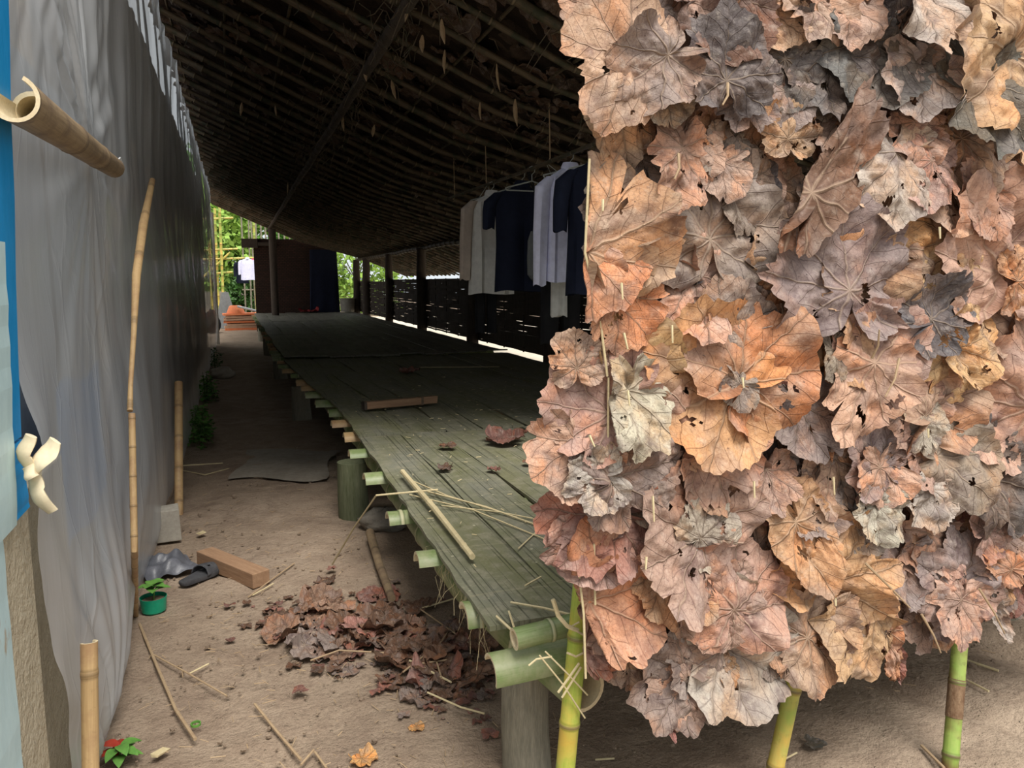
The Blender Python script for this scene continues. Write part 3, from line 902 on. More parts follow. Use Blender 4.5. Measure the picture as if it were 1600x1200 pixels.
# ================================================================= SHED SHELL
def zr(x):
    return float(np.interp(x, [-0.9, -0.5, 1.8, 3.6, 5.2], [3.86, 3.68, 2.70, 2.22, 1.60]))

Y_FRONT, Y_END = 3.15, 24.4

def build_roof():
    rs = np.random.RandomState(11)
    xs = np.linspace(-0.56, 5.15, 64)
    ys = np.concatenate([np.arange(Y_FRONT, 9, .10), np.arange(9, Y_END + .01, .3)])
    X, Y = np.meshgrid(xs, ys, indexing='ij')
    Z0 = np.interp(X, [-0.9, -0.5, 1.8, 3.6, 5.2], [3.86, 3.68, 2.70, 2.22, 1.60])
    W1 = waves(rs, 8, 1.0, 3.5); W2 = waves(rs, 8, 4, 8)
    low = Z0 + 0.055 + 0.012 * wsum(W1, X, Y) + 0.010 * wsum(W2, X, Y) + 0.035 * ((X * 3.1 + 0.1 * wsum(W1, Y, X)) % 1.0)
    top = Z0 + 0.20 + 0.02 * wsum(W1, X + 3, Y)
    n, m = X.shape
    jx = X.copy()
    jx[0] += rs.uniform(-.05, .06, m); jx[-1] += rs.uniform(-.12, .10, m)
    V = np.vstack([np.stack([jx, Y, low], -1).reshape(-1, 3), np.stack([jx, Y, top], -1).reshape(-1, 3)])
    idx = np.arange(n * m).reshape(n, m); B = n * m
    q = lambda a, b, c, d: np.stack([a, b, c, d], -1).reshape(-1, 4)
    F = [q(idx[:-1, :-1], idx[:-1, 1:], idx[1:, 1:], idx[1:, :-1]), q(idx[:-1, :-1] + B, idx[1:, :-1] + B, idx[1:, 1:] + B, idx[:-1, 1:] + B)]
    for e, s in ((idx[0], 1), (idx[-1], -1)):
        F.append(q(e[:-1], e[:-1] + B, e[1:] + B, e[1:]))
    for e in (idx[:, 0], idx[:, -1]):
        F.append(q(e[:-1], e[1:], e[1:] + B, e[:-1] + B))
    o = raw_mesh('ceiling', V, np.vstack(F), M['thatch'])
    tag(o, 'underside of the long sloping leaf thatch roof on bamboo rafters', 'roof', kind='structure')
    # leaves hanging down between the rafters
    VV, FF, UU, CC, nb = [], [], [], [], 0
    for k in range(620):
        y = Y_FRONT + 0.3 + 12 * rs.beta(1, 1.8)
        x = rs.uniform(-.5, 5.1)
        R = rs.uniform(.07, .15)
        V, F, uv = leaf_geo(rs, R, nr=6, na=30, holes=0, jag=.05, curl=.3, crumple=2)
        a = rs.uniform(0, 2 * PI); c, s = math.cos(a), math.sin(a)
        u = V[:, 0] * c - V[:, 1] * s; v = V[:, 0] * s + V[:, 1] * c
        sl = (zr(x + .05) - zr(x - .05)) / .1
        V = np.stack([x + u, y + v, zr(x) + .045 + sl * u - np.abs(V[:, 2]) * .8 + v * rs.uniform(-.25, .25)], -1)
        VV.append(V); FF.append(F + nb); UU.append(uv); nb += len(V)
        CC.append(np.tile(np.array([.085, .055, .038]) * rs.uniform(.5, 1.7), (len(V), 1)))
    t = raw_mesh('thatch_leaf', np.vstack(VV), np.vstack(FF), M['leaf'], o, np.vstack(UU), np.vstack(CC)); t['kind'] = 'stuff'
    # rafters
    k = 0
    y = 3.35
    while y < Y_END - .2:
        dy = rs.uniform(-.05, .05)
        pts = [(-.56, y - .02, zr(-.56)), (.6, y + dy * .5, zr(.6) - .01 + rs.uniform(-.01, .01)), (1.8, y + dy, zr(1.8)), (2.7, y + dy, zr(2.7)), (3.6, y + dy, zr(3.6)), (5.05, y + dy + rs.uniform(-.05, .05), zr(5.05))]
        r = rs.uniform(.021, .032)
        mb = MB().tube(pts, [r, r, r * .95, r * .9, r * .9, r * .8], n=10, node=.10, period=rs.uniform(.26, .36), phase=rs.uniform(0, .3))
        mb.build('rafter', M['b_roof'], o)
        y += .43 + rs.uniform(-.04, .04); k += 1
    for x, r in ((.95, .038), (3.56, .05)):
        mb = MB().tube(wobble((x, Y_FRONT + .05, zr(x) - .065), (x, Y_END - .1, zr(x) - .065), 24, .012, rs), r, n=12, node=.08, period=.33)
        mb.build('purlin', M['darkpost' if x < 2 else 'b_roof'], o)
    for x in (-.42, 0.0, .42, 1.4, 1.85, 2.3, 2.75, 3.2, 4.1, 4.6):
        mb = MB().tube(wobble((x, Y_FRONT + .05, zr(x) + .035), (x, Y_END - .1, zr(x) + .035), 20, .012, rs), .011, n=6)
        mb.build('batten', M['b_roof'], o)
    # hanging strips, ties and shreds along rafters and the middle purlin
    mb = MB()
    for k in range(760):
        if k < 430: x = .95 + rs.normal(0, .10)
        elif k < 540: x = 3.5 + rs.normal(0, .15)
        else: x = rs.uniform(-.4, 3.8)
        y = Y_FRONT + .3 + 13 * rs.beta(1, 1.6)
        L = rs.uniform(.05, .20)
        p = Vector((x, y, zr(x) - .02))
        a = rs.uniform(0, 6.28)
        p2 = p + Vector((math.cos(a) * L * .5, math.sin(a) * L * .5, -L * rs.uniform(.1, .6)))
        p3 = p2 + Vector((math.cos(a + 1) * L * .4, math.sin(a + 1) * L * .4, -L * rs.uniform(.1, .9)))
        mb.tube([p, p2, p3], [.003, .0035, .0015], n=4)
    f = mb.build('hanging_fibre', M['b_roof'], o); f['kind'] = 'stuff'
    for k, (px, py, L) in enumerate(((570, 102, .11), (660, 55, .10), (695, 78, .14), (612, 125, .13), (805, 155, .17), (430, 165, .10), (535, 180, .14), (378, 160, .14), (640, 5, .1), (585, 195, .11), (450, 285, .2), (750, 160, .12), (776, 100, .16), (690, 30, .13))):
        d = ray(px, py); t = 1.0
        while t < 30:
            p = Vector((0, 0, EYE)) + d * t
            if p.z > zr(p.x) - .04: break
            t += .02
        w = rs.uniform(.008, .016)
        mb = MB()
        V, F = [], []
        dx = rs.uniform(-.03, .03)
        for i, (f_, ww) in enumerate(((0, .3), (.3, 1), (.65, .9), (1, .1))):
            c = p + Vector((dx * f_, .02 * math.sin(f_ * 3), -L * f_))
            V += [c + Vector((-w * ww, 0, 0)), c + Vector((0, -.006, 0)), c + Vector((w * ww, 0, 0))]
        for i in range(3):
            F += [(i * 3, i * 3 + 1, i * 3 + 4, i * 3 + 3), (i * 3 + 1, i * 3 + 2, i * 3 + 5, i * 3 + 4)]
        mb.add(V, F); b = mb.build('dangling_blade', M['twig'], o)
build_roof()

def build_left():
    rs = np.random.RandomState(21)
    # the wall that the sheet hangs on
    mb = MB()
    z = 0.0
    while z < 3.45:
        h = rs.uniform(.05, .075)
        mb.box((-.74, 10.6, z + h / 2), (.02 + rs.uniform(0, .012), 17.0, h))
        z += h
    for y in np.arange(2.4, 19.2, 1.1):
        mb.box((-.71, y, 1.72), (.05, .07, 3.44))
    w = mb.build('wall_left', M['b_weather'], smooth=False)
    tag(w, 'slatted bamboo wall behind the plastic sheet', 'wall', kind='structure')
    mb = MB(); mb.box((-.57, 1.89, .51), (.19, .20, 1.02), rs=rs, j=.004)
    mb.box((-.60, 2.35, .48), (.12, .70, .96), rs=rs, j=.004)
    mm = mb.build('masonry', M['plaster'], w, smooth=False)
    mb = MB(); mb.box((-.70, 3.2, 1.15), (.03, 2.4, 2.3)); mb.build('painted_panel', M['greypanel'], w, smooth=False)
    # dark thatch flap behind the far half of the sheet
    mb = MB()
    V, F, uv = leaf_geo(rs, 1, nr=4, na=20)
    ys = np.arange(5.0, 18.8, .15)
    for i, y in enumerate(ys):
        lowz = 2.15 + .5 * (18 - y) / 14 + rs.uniform(-.12, .12)
        mb.box((-.65 + rs.uniform(-.01, .01), y, (3.5 + lowz) / 2), (.02, .17, 3.5 - lowz), mi=0)
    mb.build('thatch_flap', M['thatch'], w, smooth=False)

    # blue painted post, leaning a little into the doorway
    def slab(name, mat, xb, xt, y0, y1, z0, z1, depth, parent=None, lean=0.0):
        V = []
        n = 14
        for i in range(n + 1):
            f = i / n; z = z0 + (z1 - z0) * f; x = xb + (xt - xb) * f
            j = rs.uniform(-.0015, .0015)
            V += [(x - depth, y0, z), (x + j, y0, z), (x + j, y1 + lean * f, z), (x - depth, y1 + lean * f, z)]
        F = []
        for i in range(n):
            a = i * 4
            for k in range(4): F.append((a + k, a + (k + 1) % 4, a + 4 + (k + 1) % 4, a + 4 + k))
        F += [(3, 2, 1, 0), (n * 4, n * 4 + 1, n * 4 + 2, n * 4 + 3)]
        m = MB().add(V, F)
        return m.build(name, mat, parent, smooth=False)
    t1 = empty('trim_1', (-.5, 1.9, 0)); tag(t1, 'blue painted door post at the near end of the plastic wall', 'post', kind='structure')
    def adopt(o, t):
        o.parent = t; o.location = o.location - t.location
    o = slab('board', M['blue'], -.470, -.352, 1.80, 1.965, 1.155, 3.6, .12); adopt(o, t1)
    o = slab('board_end', M['blue'], -.468, -.470, 1.80, 1.975, .99, 1.148, .12); adopt(o, t1)
    o = slab('face_board', M['paleblue'], -.463, -.441, 1.70, 1.850, .985, 1.58, .12); adopt(o, t1)
    t2 = empty('trim_2', (-.55, 1.5, 0)); tag(t2, 'pale blue peeling lower jamb of the doorway', 'post', kind='structure')
    o = slab('jamb', M['paleblue'], -.475, -.475, 1.15, 1.785, 0, 1.0, .2); adopt(o, t2)
    o = slab('broken_board', M['lumber'], -.455, -.46, 1.80, 1.86, 0.0, .24, .03); adopt(o, t2)
    # far jamb
    mb = MB().box((-.47, 19.6, 1.55), (.07, .12, 3.1), rs=rs, j=.01)
    o = mb.build('trim_3', M['concrete'], smooth=False); tag(o, 'pale upright at the far end of the plastic wall', 'post', kind='structure')

    # plastic sheet
    ny, nz = 420, 130
    yy = 1.985 * (19.4 / 1.985) ** (np.linspace(0, 1, ny))
    zz = np.linspace(0, 1, nz)
    Yg, Sg = np.meshgrid(yy, zz, indexing='ij')
    topz = 3.56 + .012 * np.sin(Yg * 2.3) + .015 * np.sin(Yg * 6.7 + 1) + .01 * np.sin(Yg * 17)
    Zg = Sg * topz + .012
    W = waves(rs, 6, .3, .9)
    X = -.475 + .016 * wsum(W, Yg, Zg)
    # pull folds that fan out from the pinned split bamboo
    py_, pz_ = 3.15, 1.93
    ang = np.arctan2(Zg - pz_, Yg - py_); dist = np.sqrt((Zg - pz_) ** 2 + (Yg - py_) ** 2)
    fan = np.sin(ang * 17 + 1.5 * np.sin(ang * 5)) + .6 * np.sin(ang * 31 + 1)
    X += .012 * fan * np.exp(-dist / .8) * np.clip(dist * 2.2, 0, 1) * np.where(Zg > pz_, 1.0, .45)
    # vertical folds above
    c = Yg * 5.0 + .5 * np.sin(Zg * 1.3) + .25 * (Zg - 2) * (Yg - 3)
    up = np.clip((Zg - 1.7) / .8, 0, 1)
    X += up * (.012 * np.sin(c * 2.1) + .006 * np.sin(c * 5.3 + 1) + .002 * np.sin(c * 11.0))
    # lower folds drawn towards the stakes
    a2 = np.arctan2(Zg + .1, Yg - 2.62); d2 = np.sqrt((Zg + .1) ** 2 + (Yg - 2.62) ** 2)
    lo = np.clip((1.25 - Zg) / .8, 0, 1)
    X += lo * .009 * (np.sin(a2 * 13 + 2 * np.sin(a2 * 3)) + .5 * np.sin(a2 * 29)) * np.exp(-d2 / 1.6)
    W2 = waves(rs, 6, 1.0, 2.2)
    X += .006 * wsum(W2, Yg, Zg * .5)
    # belly of the loose foot, then in to the ground
    X += .05 * np.exp(-((Yg - 3.0) / .7) ** 2) * np.exp(-((Zg - .35) / .3) ** 2)
    X += -.03 * np.clip(1 - Zg / .12, 0, 1)
    # left edge drawn in over the mortar below the post and gathered at the knot
    gat = np.exp(-((Zg - 1.12) / .12) ** 2) * np.exp(-((Yg - 1.98) / .25) ** 2)
    Yg = Yg + (np.clip(1 - (Yg - 1.985) / .8, 0, 1)) * (.10 * np.clip((.85 - Zg) / .35, 0, 1) + .07 * np.exp(-((Zg - .28) / .18) ** 2) + .34 * np.clip((Zg - 1.98) / .35, 0, 1) + .004 * np.sin(Zg * 40))
    X += gat * .03
    n, m = Yg.shape
    idx = np.arange(n * m).reshape(n, m)
    F = np.stack([idx[:-1, :-1], idx[1:, :-1], idx[1:, 1:], idx[:-1, 1:]], -1).reshape(-1, 4)
    o = raw_mesh('plastic_sheet', np.stack([X, Yg, Zg], -1).reshape(-1, 3), F, M['plastic'])
    tag(o, 'long translucent grey plastic sheet hung down the whole aisle wall', 'plastic sheet')
    # blue cloth showing dimly through
    V, F = [], []
    for i in range(9):
        for j in range(7):
            V.append((-.555 + rs.uniform(-.008, .008), 2.75 + i * .10, .62 + j * .09 + .02 * math.sin(i)))
    for i in range(8):
        for j in range(6): F.append((i * 7 + j, i * 7 + 7 + j, i * 7 + 8 + j, i * 7 + j + 1))
    o = MB().add(V, F).build('stored_cloth', M['bluetarp'], smooth=True)
    tag(o, 'blue cloth showing dimly through the plastic sheet', 'cloth')
build_left()

def build_right_and_back():
    rs = np.random.RandomState(31)
    posts = [1.9 + .0, 5.0, 8.45, 11.7, 15.3, 18.8, 22.3, 24.2]
    w = empty('wall_right', (3.5, 13, 0)); tag(w, 'low woven bamboo slat wall between dark roof posts', 'wall', kind='structure')
    def ad(o): o.parent = w; o.location = o.location - w.location
    for k, y in enumerate(posts[1:]):
        r = .105 * rs.uniform(.85, 1.05)
        mb = MB().tube(wobble((3.5, y, -.02), (3.52, y, zr(3.55) - .07), 8, .012, rs), [r * 1.05] + [r] * 5 + [r * .95, r * .9], n=16)
        ad(mb.build('post', M['darkpost'], None, loc=(3.5, y, 0)))
    ys = [2.7] + posts[1:]
    for a, b in zip(ys, ys[1:]):
        mb = MB()
        z = .575
        while z < 1.50 + rs.uniform(-.04, .02):
            h = rs.uniform(.030, .05)
            # a flat split slat, weaving in and out, of uneven width so that slits of light remain
            n = max(6, int((b - a) / .16))
            V, F = [], []
            gap = rs.uniform(.0, .006)
            ph = rs.randint(2)
            off = rs.uniform(0, .1)
            gs = 0.0
            for i in range(n + 1):
                y = a + (b - a) * i / n
                xo = .012 * math.sin(y * 7 + ph * PI)
                g0 = 0.0
                if rs.uniform() < .28: gs = rs.uniform(.003, .010) if rs.uniform() < .26 else 0.0
                g1 = gs
                z0, z1 = z - .002 + g0, z + h + .002 - gap * (rs.uniform() < .12) - g1
                V += [(3.6 + xo - .004, y, z0), (3.6 + xo - .004, y, z1), (3.6 + xo + .004, y, z1), (3.6 + xo + .004, y, z0)]
            for i in range(n):
                q = i * 4
                for kk in range(4): F.append((q + kk, q + (kk + 1) % 4, q + 4 + (kk + 1) % 4, q + 4 + kk))
            mb.add(V, F)
            z += h + (rs.uniform(.003, .006) if rs.uniform() < .10 else 0.0)
        for i in range(int((b - a) / .8)):
            y = a + .4 + i * .8
            mb.box((3.60, y, 1.06), (.012, .03, 1.0))
        ad(mb.build('slat_panel', M['darkpost'], None, smooth=False))
    # ragged wall at the far end
    mb = MB()
    mb.box((1.68, 24.45, 1.38), (2.30, .16, 2.76))
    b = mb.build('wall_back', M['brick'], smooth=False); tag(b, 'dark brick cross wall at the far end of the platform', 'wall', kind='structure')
    mb = MB(); mb.box((.42, 24.3, 2.62), (.45, .2, .26)); mb.box((.7, 24.3, 2.6), (.9, .18, .1))
    mb.build('ledge', M['darkpost'], b, smooth=False)
    mb = MB().tube([(1.0, 22.6, .0), (1.0, 22.6, zr(1.0) - .1)], .1, n=12)
    mb.build('post', M['darkpost'], b)
build_right_and_back()

# ================================================================= PLATFORM
def ex(y):
    return float(np.interp(y, [1.8, 2.8, 5.8, 7.3, 9.9, 24.5], [.620, .635, .690, .60, .49, .465]))

def build_platform():
    rs = np.random.RandomState(41)
    root = empty('bamboo_platform', (1.8, 2.2, 0), label='long low sleeping platform decked with flattened green bamboo', cat='platform')
    def ad(o):
        o.parent = root; o.location = o.location - root.location
        return o
    segs = [(1.93, 4.7), (4.72, 9.75), (9.72, 14.2), (14.22, 19.0), (19.02, 24.25)]
    for si, (ya, yb) in enumerate(segs):
        nb = 10
        edges = [0] + sorted((i + rs.uniform(-.12, .12)) / nb for i in range(1, nb)) + [1]
        for j in range(nb):
            y0 = ya + rs.uniform(-.03, .03) if j else ya
            y1 = yb - .012
            n = int((y1 - y0) / .12) + 2
            gap = .003 + (.010 if rs.uniform() < .3 else 0)
            V, F = [], []
            zo = rs.uniform(-.004, .004) + (.018 if si == 2 else (0.01 if si > 2 else 0))
            tw = rs.uniform(-.004, .004)
            Ws = waves(rs, 4, .4, 1.2)
            for i in range(n + 1):
                y = y0 + (y1 - y0) * i / n
                e = ex(y); span = 3.40 - e
                xa = e + edges[j] * span + gap * (1 + .8 * math.sin(y * 2 + j)) + rs.uniform(-.002, .002)
                xb = e + edges[j + 1] * span
                if j == 0: xa += rs.uniform(-.006, .006)
                zz = .55 + zo + .004 * float(wsum(Ws, np.array(y), np.array(j * 1.0)))
                if si == 2 and i < 3: zz += .02 * (3 - i) / 3 * rs.uniform(.3, 1.3)
                xm1, xm2 = xa + (xb - xa) * .33, xa + (xb - xa) * .67
                bul = .004
                for (xx, dz) in ((xa, 0), (xm1, bul), (xm2, bul), (xb, 0)): V.append((xx, y, zz + dz + tw * (xx - xa) / .3))
                for (xx, dz) in ((xb, 0), (xa, 0)): V.append((xx, y, zz - .014))
            for i in range(n):
                q = i * 6
                for k in range(6): F.append((q + (k + 1) % 6, q + k, q + 6 + k, q + 6 + (k + 1) % 6))
            F += [(0, 1, 2, 3, 4, 5), tuple(n * 6 + k for k in (5, 4, 3, 2, 1, 0))]
            g = rs.uniform(0, 1)
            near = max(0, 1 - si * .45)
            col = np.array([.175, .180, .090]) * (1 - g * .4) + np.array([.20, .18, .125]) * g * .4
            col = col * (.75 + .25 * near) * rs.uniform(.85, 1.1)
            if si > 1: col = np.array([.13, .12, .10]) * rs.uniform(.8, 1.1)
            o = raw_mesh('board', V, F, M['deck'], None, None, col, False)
            ad(o)
    # half culm cross pieces with sawn ends sticking out past the edge
    ysx = [2.14, 2.62, 3.14, 3.84, 4.42, 4.95, 5.42, 5.9, 6.4]
    while ysx[-1] < 23.7: ysx.append(ysx[-1] + rs.uniform(.44, .56))
    for i, y in enumerate(ysx):
        r = rs.uniform(.052, .062) if y < 8 else .05
        e = ex(y)
        out = rs.uniform(.06, .10) if y > 2.5 else .02
        up = (rs.uniform(-.12, .12), rs.uniform(-.25, .1), 1)
        mb = MB().tube([(e - out, y, .535 - r), (e + 1.4, y + rs.uniform(-.03, .03), .535 - r), (3.38, y, .535 - r)], r, n=12, arc=.42, thick=.011, up=up, node=.05, period=.31, phase=rs.uniform(0, .3), capmi=1)
        ad(mb.build('crosspiece', [M[rs.choice(['b_green', 'b_green', 'b_tan']) if y > 4.9 else 'b_green'], M['cutwood']], None))
    # round rail and half culm at the front, lashed to the pole
    mb = MB().tube([(.652, 1.815, .560), (.95, 1.83, .578), (1.7, 1.85, .60)], [.030, .031, .03], n=20, thick=.009, node=.05, period=.19, phase=.105, capmi=1)
    ad(mb.build('rail', [M['b_green'], M['cutwood']], None))
    mb = MB().tube([(.600, 1.86, .452), (1.0, 1.87, .462), (1.7, 1.88, .46)], .052, n=14, arc=.5, thick=.008, up=(0, -.45, 1), node=.04, period=.34, phase=.3, capmi=1)
    ad(mb.build('crosspiece', [M['b_green'], M['cutwood']], None))
    # long beams
    for x, first in ((0, True), (1.35, False), (2.65, False)):
        if first: pts = [(.855, 1.80, .385), (.80, 2.1, .392), (.745, 2.6, .40), (.75, 3.4, .41), (.78, 6, .42), (.66, 9, .42), (.57, 14, .42), (.56, 24, .42)]
        else: pts = [(.6 + x, 1.95, .41), (.6 + x, 24, .42)]
        mb = MB().tube(pts, .064 if first else .06, n=20, thick=.011, node=.06, period=.36, phase=.30, capmi=1)
        ad(mb.build('beam', [M['b_green'], M['cutwood']], None))
    # stumps and posts
    for k, (x, y, r, m) in enumerate(((.775, 2.06, .073, 'post'), (.64, 4.82, .095, 'postgreen'), (.61, 8.6, .10, 'post'), (.58, 12.4, .1, 'post'), (.56, 16.5, .1, 'post'), (.56, 20.5, .1, 'post'),
                                    (2.0, 2.3, .08, 'post'), (2.0, 5.5, .09, 'post'), (2.0, 9, .09, 'post'), (3.2, 2.4, .08, 'post'), (3.2, 5.6, .09, 'post'), (3.2, 9.2, .09, 'post'), (2.0, 13, .09, 'post'))):
        mb = MB().tube([(x + .01, y, -.03), (x, y, .15), (x, y, .345 if k == 0 else .37)], [r * 1.06, r, r * .97], n=22)
        ad(mb.build('post', M[m], None, loc=(x, y, 0)))
    # frayed fibre under the near edge
    mb = MB()
    for k in range(34):
        y = 1.98 + rs.beta(1.3, 1.8) * .75
        p = Vector((ex(y) + .02, y, .53)); L = rs.uniform(.04, .16)
        p2 = p + Vector((rs.uniform(-.04, .01), rs.uniform(-.05, .05), -L * .5)); p3 = p2 + Vector((rs.uniform(-.02, .03), rs.uniform(-.06, .04), -L * .5))
        mb.tube([p, p2, p3], .0005, n=3)
    f = ad(mb.build('frayed_fibre', M['sliver'], None)); f['kind'] = 'stuff'
    # lashings round the front pole
    for pts, r in (([(864, 937), (872, 962), (886, 978), (903, 985)], .006), ([(905, 972), (890, 980), (912, 992)], .003), ([(886, 1020), (900, 1026), (912, 1020)], .003),
                   ([(843, 1024), (880, 1070), (914, 1122)], .0022), ([(852, 1018), (886, 1052), (918, 1086)], .0022), ([(905, 1036), (888, 1060), (872, 1082)], .0035), ([(908, 1042), (893, 1066), (878, 1090)], .003),
                   ([(862, 1026), (838, 1030), (826, 1040)], .0025)):
        P = [at(x, y, 1, 1.70) for x, y in pts]
        ad(MB().tube(P, r, n=6).build('lashing', M['sliver'], None))
build_platform()

# ================================================================= CLOTHES
def loft(name, rows, mat, parent=None, n=28, seed=0, fold=.012, nf=7, subdiv=6, close=True):
    """rows: (x, y, z, halfwidth, halfdepth); an upright soft tube with folds that grow downwards"""
    rs = np.random.RandomState(seed)
    ph = rs.uniform(0, 6.28, 4)
    V, F = [], []
    R = []
    for a, b in zip(rows, rows[1:]):
        for i in range(subdiv): R.append([a[k] + (b[k] - a[k]) * i / subdiv for k in range(5)])
    R.append(list(rows[-1]))
    m = len(R)
    for i, (x, y, z, hw, hd) in enumerate(R):
        f = i / m
        for k in range(n):
            a = 2 * PI * k / n
            fo = fold * f * (math.sin(nf * a + ph[0] + 2 * f) + .5 * math.sin(nf * 1.7 * a + ph[1]))
            V.append((x + (hw + fo * .3) * math.copysign(abs(math.cos(a)) ** .8, math.cos(a)), y + (hd) * math.sin(a) + fo * (1 if math.sin(a) > 0 else -1) * abs(math.sin(a)) ** .5, z + .008 * math.sin(3 * a + ph[2]) * (i == m - 1)))
    for i in range(m - 1):
        for k in range(n): F.append((i * n + k, i * n + (k + 1) % n, (i + 1) * n + (k + 1) % n, (i + 1) * n + k))
    F.append(tuple(range(n)))
    return MB().add(V, F).build(name, mat, parent)

def hanger(root, mat):
    mb = MB()
    mb.tube([(-.20, 0, -.06), (0, 0, -.005), (.20, 0, -.06), (.19, 0, -.075), (-.19, 0, -.075), (-.20, 0, -.06)], .005, n=6)
    mb.tube([(0, 0, -.005), (0, 0, .04), (.02, 0, .06), (.022, 0, .085), (0, 0, .10), (-.02, 0, .088)], .003, n=6)
    return mb.build('hanger', mat, root)

def shirt(name, x, y, z, rz, mat, label, cat, L=.72, hw=.22, sleeve=.55, seed=1, sm=None, hem=0, hang=True, cut=0.0):
    root = empty(name, (x, y, z), rz, label, cat, 'clothes hanging on the bamboo rod')
    bd = loft('body', [(0, 0, .0, .045, .03), (0, 0, -.03, .10, .04), (0, 0, -.07, hw * .92, .04), (0, 0, -.17, hw, .055), (0, 0, -.45, hw * .98, .065), (0, 0, -L, hw * 1.04, .075)], mat, root, seed=seed, fold=.022)
    for s in (-1, 1):
        rows = [(s * (hw - .03), 0, -.065, .035, .03), (s * (hw + .03), 0, -.13, .055, .04), (s * (hw + .045), .005, -.065 - sleeve * .5, .05, .038), (s * (hw + .05), .01, -.065 - sleeve, .043, .034)]
        loft('sleeve', rows, sm or mat, root, n=16, seed=seed + s, fold=.008, nf=3)
    loft('collar', [(0, 0, .03, .05, .035), (0, 0, .0, .065, .045), (0, -.01, -.03, .06, .05)], mat, bd, n=16, seed=seed, fold=.002, subdiv=3)
    if hang: hanger(root, M['hanger'])
    return root

def build_clothes():
    rs = np.random.RandomState(51)
    RX, RZ = 2.0, 2.30
    root = empty('hanging_rod', (RX, 5.2, RZ), label='thin bamboo rod tied under the rafters with clothes on it', cat='rod')
    mb = MB().tube([(0, -1.9, 0), (0, 0, -.012), (0, 2.4, .01)], .014, n=10, node=.06, period=.3)
    mb.build('rod', M['b_roof'], root)
    for y in (-1.6, -.3, 1.1, 2.1):
        dz = zr(RX) - RZ + .03
        mb = MB().tube([(0, y, -.02), (.015, y, .02), (.01, y + .01, dz)], .004, n=5)
        mb.build('tie', M['twig'], root)
    S = 0.06
    shirt('shirt', RX - .02, 6.05, RZ - S - .04, .25, M['white'], 'off-white long-sleeved shirt, farthest along the rod behind the navy one', 'shirt', L=.80, hw=.20, sleeve=.62, seed=3, sm=M['beige'])
    shirt('shirt', RX + .03, 5.48, RZ - S - .03, .1, M['navy'], 'navy short-sleeved shirt with a grey bag in front of it', 'shirt', L=.78, hw=.22, sleeve=.26, seed=5)
    shirt('shirt', RX + .04, 4.62, RZ - S - .02, .15, M['lilac'], 'pale lilac long-sleeved shirt on the clothes rod', 'shirt', L=.72, hw=.17, sleeve=.68, seed=8)
    shirt('shirt', RX + .08, 4.30, RZ - S - .02, .1, M['navy'], 'dark navy pullover nearest to the leaf screen on the rod', 'shirt', L=.80, hw=.20, sleeve=.36, seed=9)
    h = hanger(None, M['hanger']); h.name = 'empty_hanger'; h.location = (RX + .02, 5.25, RZ - .085); tag(h, 'pale empty plastic hanger on the rod before the navy shirt', 'hanger')
    # grey bag
    root = empty('cloth_bag', (RX + .12, 5.28, 1.66), .1, 'grey cloth bag hanging in front of the navy shirt', 'bag', 'clothes hanging on the bamboo rod')
    bd = loft('body', [(0, 0, .20, .10, .025), (0, 0, .13, .125, .035), (0, 0, 0, .13, .045), (0, 0, -.11, .125, .045), (0, 0, -.15, .09, .03)], M['greybag'], root, seed=2, fold=.008)
    MB().tube([(-.09, -.02, .19), (-.07, -.03, .30), (-.09, -.02, .53), (-.12, 0, .63), (-.13, .02, .655), (-.10, -.0, .53), (.05, -.02, .30), (.09, -.02, .19)], .006, n=6).build('strap', M['black'], root)
    MB().box((0, -.042, .10), (.20, .01, .03)).build('zip_band', M['black'], bd, smooth=False)
    for j, (x, y, lab, hw) in enumerate(((RX - .02, 6.22, 'black trousers hanging below the off-white shirt', .10), (RX + .12, 4.95, 'black trousers folded over the rod behind the lilac shirt', .16), (RX + .22, 4.05, 'black skirt hanging beside the edge of the leaf screen', .17))):
        r2 = empty('trousers' if j < 2 else 'skirt', (x, y, RZ - .13), .1, lab, 'trousers' if j < 2 else 'skirt', 'clothes hanging on the bamboo rod')
        MB().tube([(-.06, 0, .01), (RX - x, .0, .125), (.06, 0, .01)], .003, n=5).build('hook', M['hanger'], r2)
        if j < 2:
            loft('waist', [(0, 0, .02, hw * .8, .02), (0, 0, -.1, hw, .03), (0, 0, -.30, hw, .04)], M['black'], r2, seed=j)
            for s in (-1, 1):
                loft('trouser_leg', [(s * hw * .5, 0, -.28, hw * .5, .035), (s * hw * .52, 0, -.7, hw * .45, .035), (s * hw * .55, 0, -1.10, hw * .42, .035)], M['black'], r2, n=16, seed=4 + s, fold=.006)
        else:
            loft('body', [(0, 0, .02, .12, .02), (0, 0, -.2, .16, .04), (0, 0, -1.28, .22, .06)], M['black'], r2, seed=7)
            MB().tube([(-.1, 0, .0), (.1, 0, .0)], .008, n=6).build('waistband', M['black'], r2)
    # white cuff cloth showing below
    o = loft('white_towel', [(0, 0, 0, .05, .02), (0, 0, -.5, .055, .02), (0, 0, -.93, .06, .025)], M['white'], None, seed=4, fold=.006)
    o.location = (RX + .02, 4.74, RZ - .10); tag(o, 'narrow white towel whose end shows under the lilac sleeve', 'towel', 'clothes hanging on the bamboo rod')
build_clothes()
# ================================================================= SMALL THINGS ON DECK AND GROUND
def thing1(o, label, cat, group=None):
    return tag(o, label, cat, group)

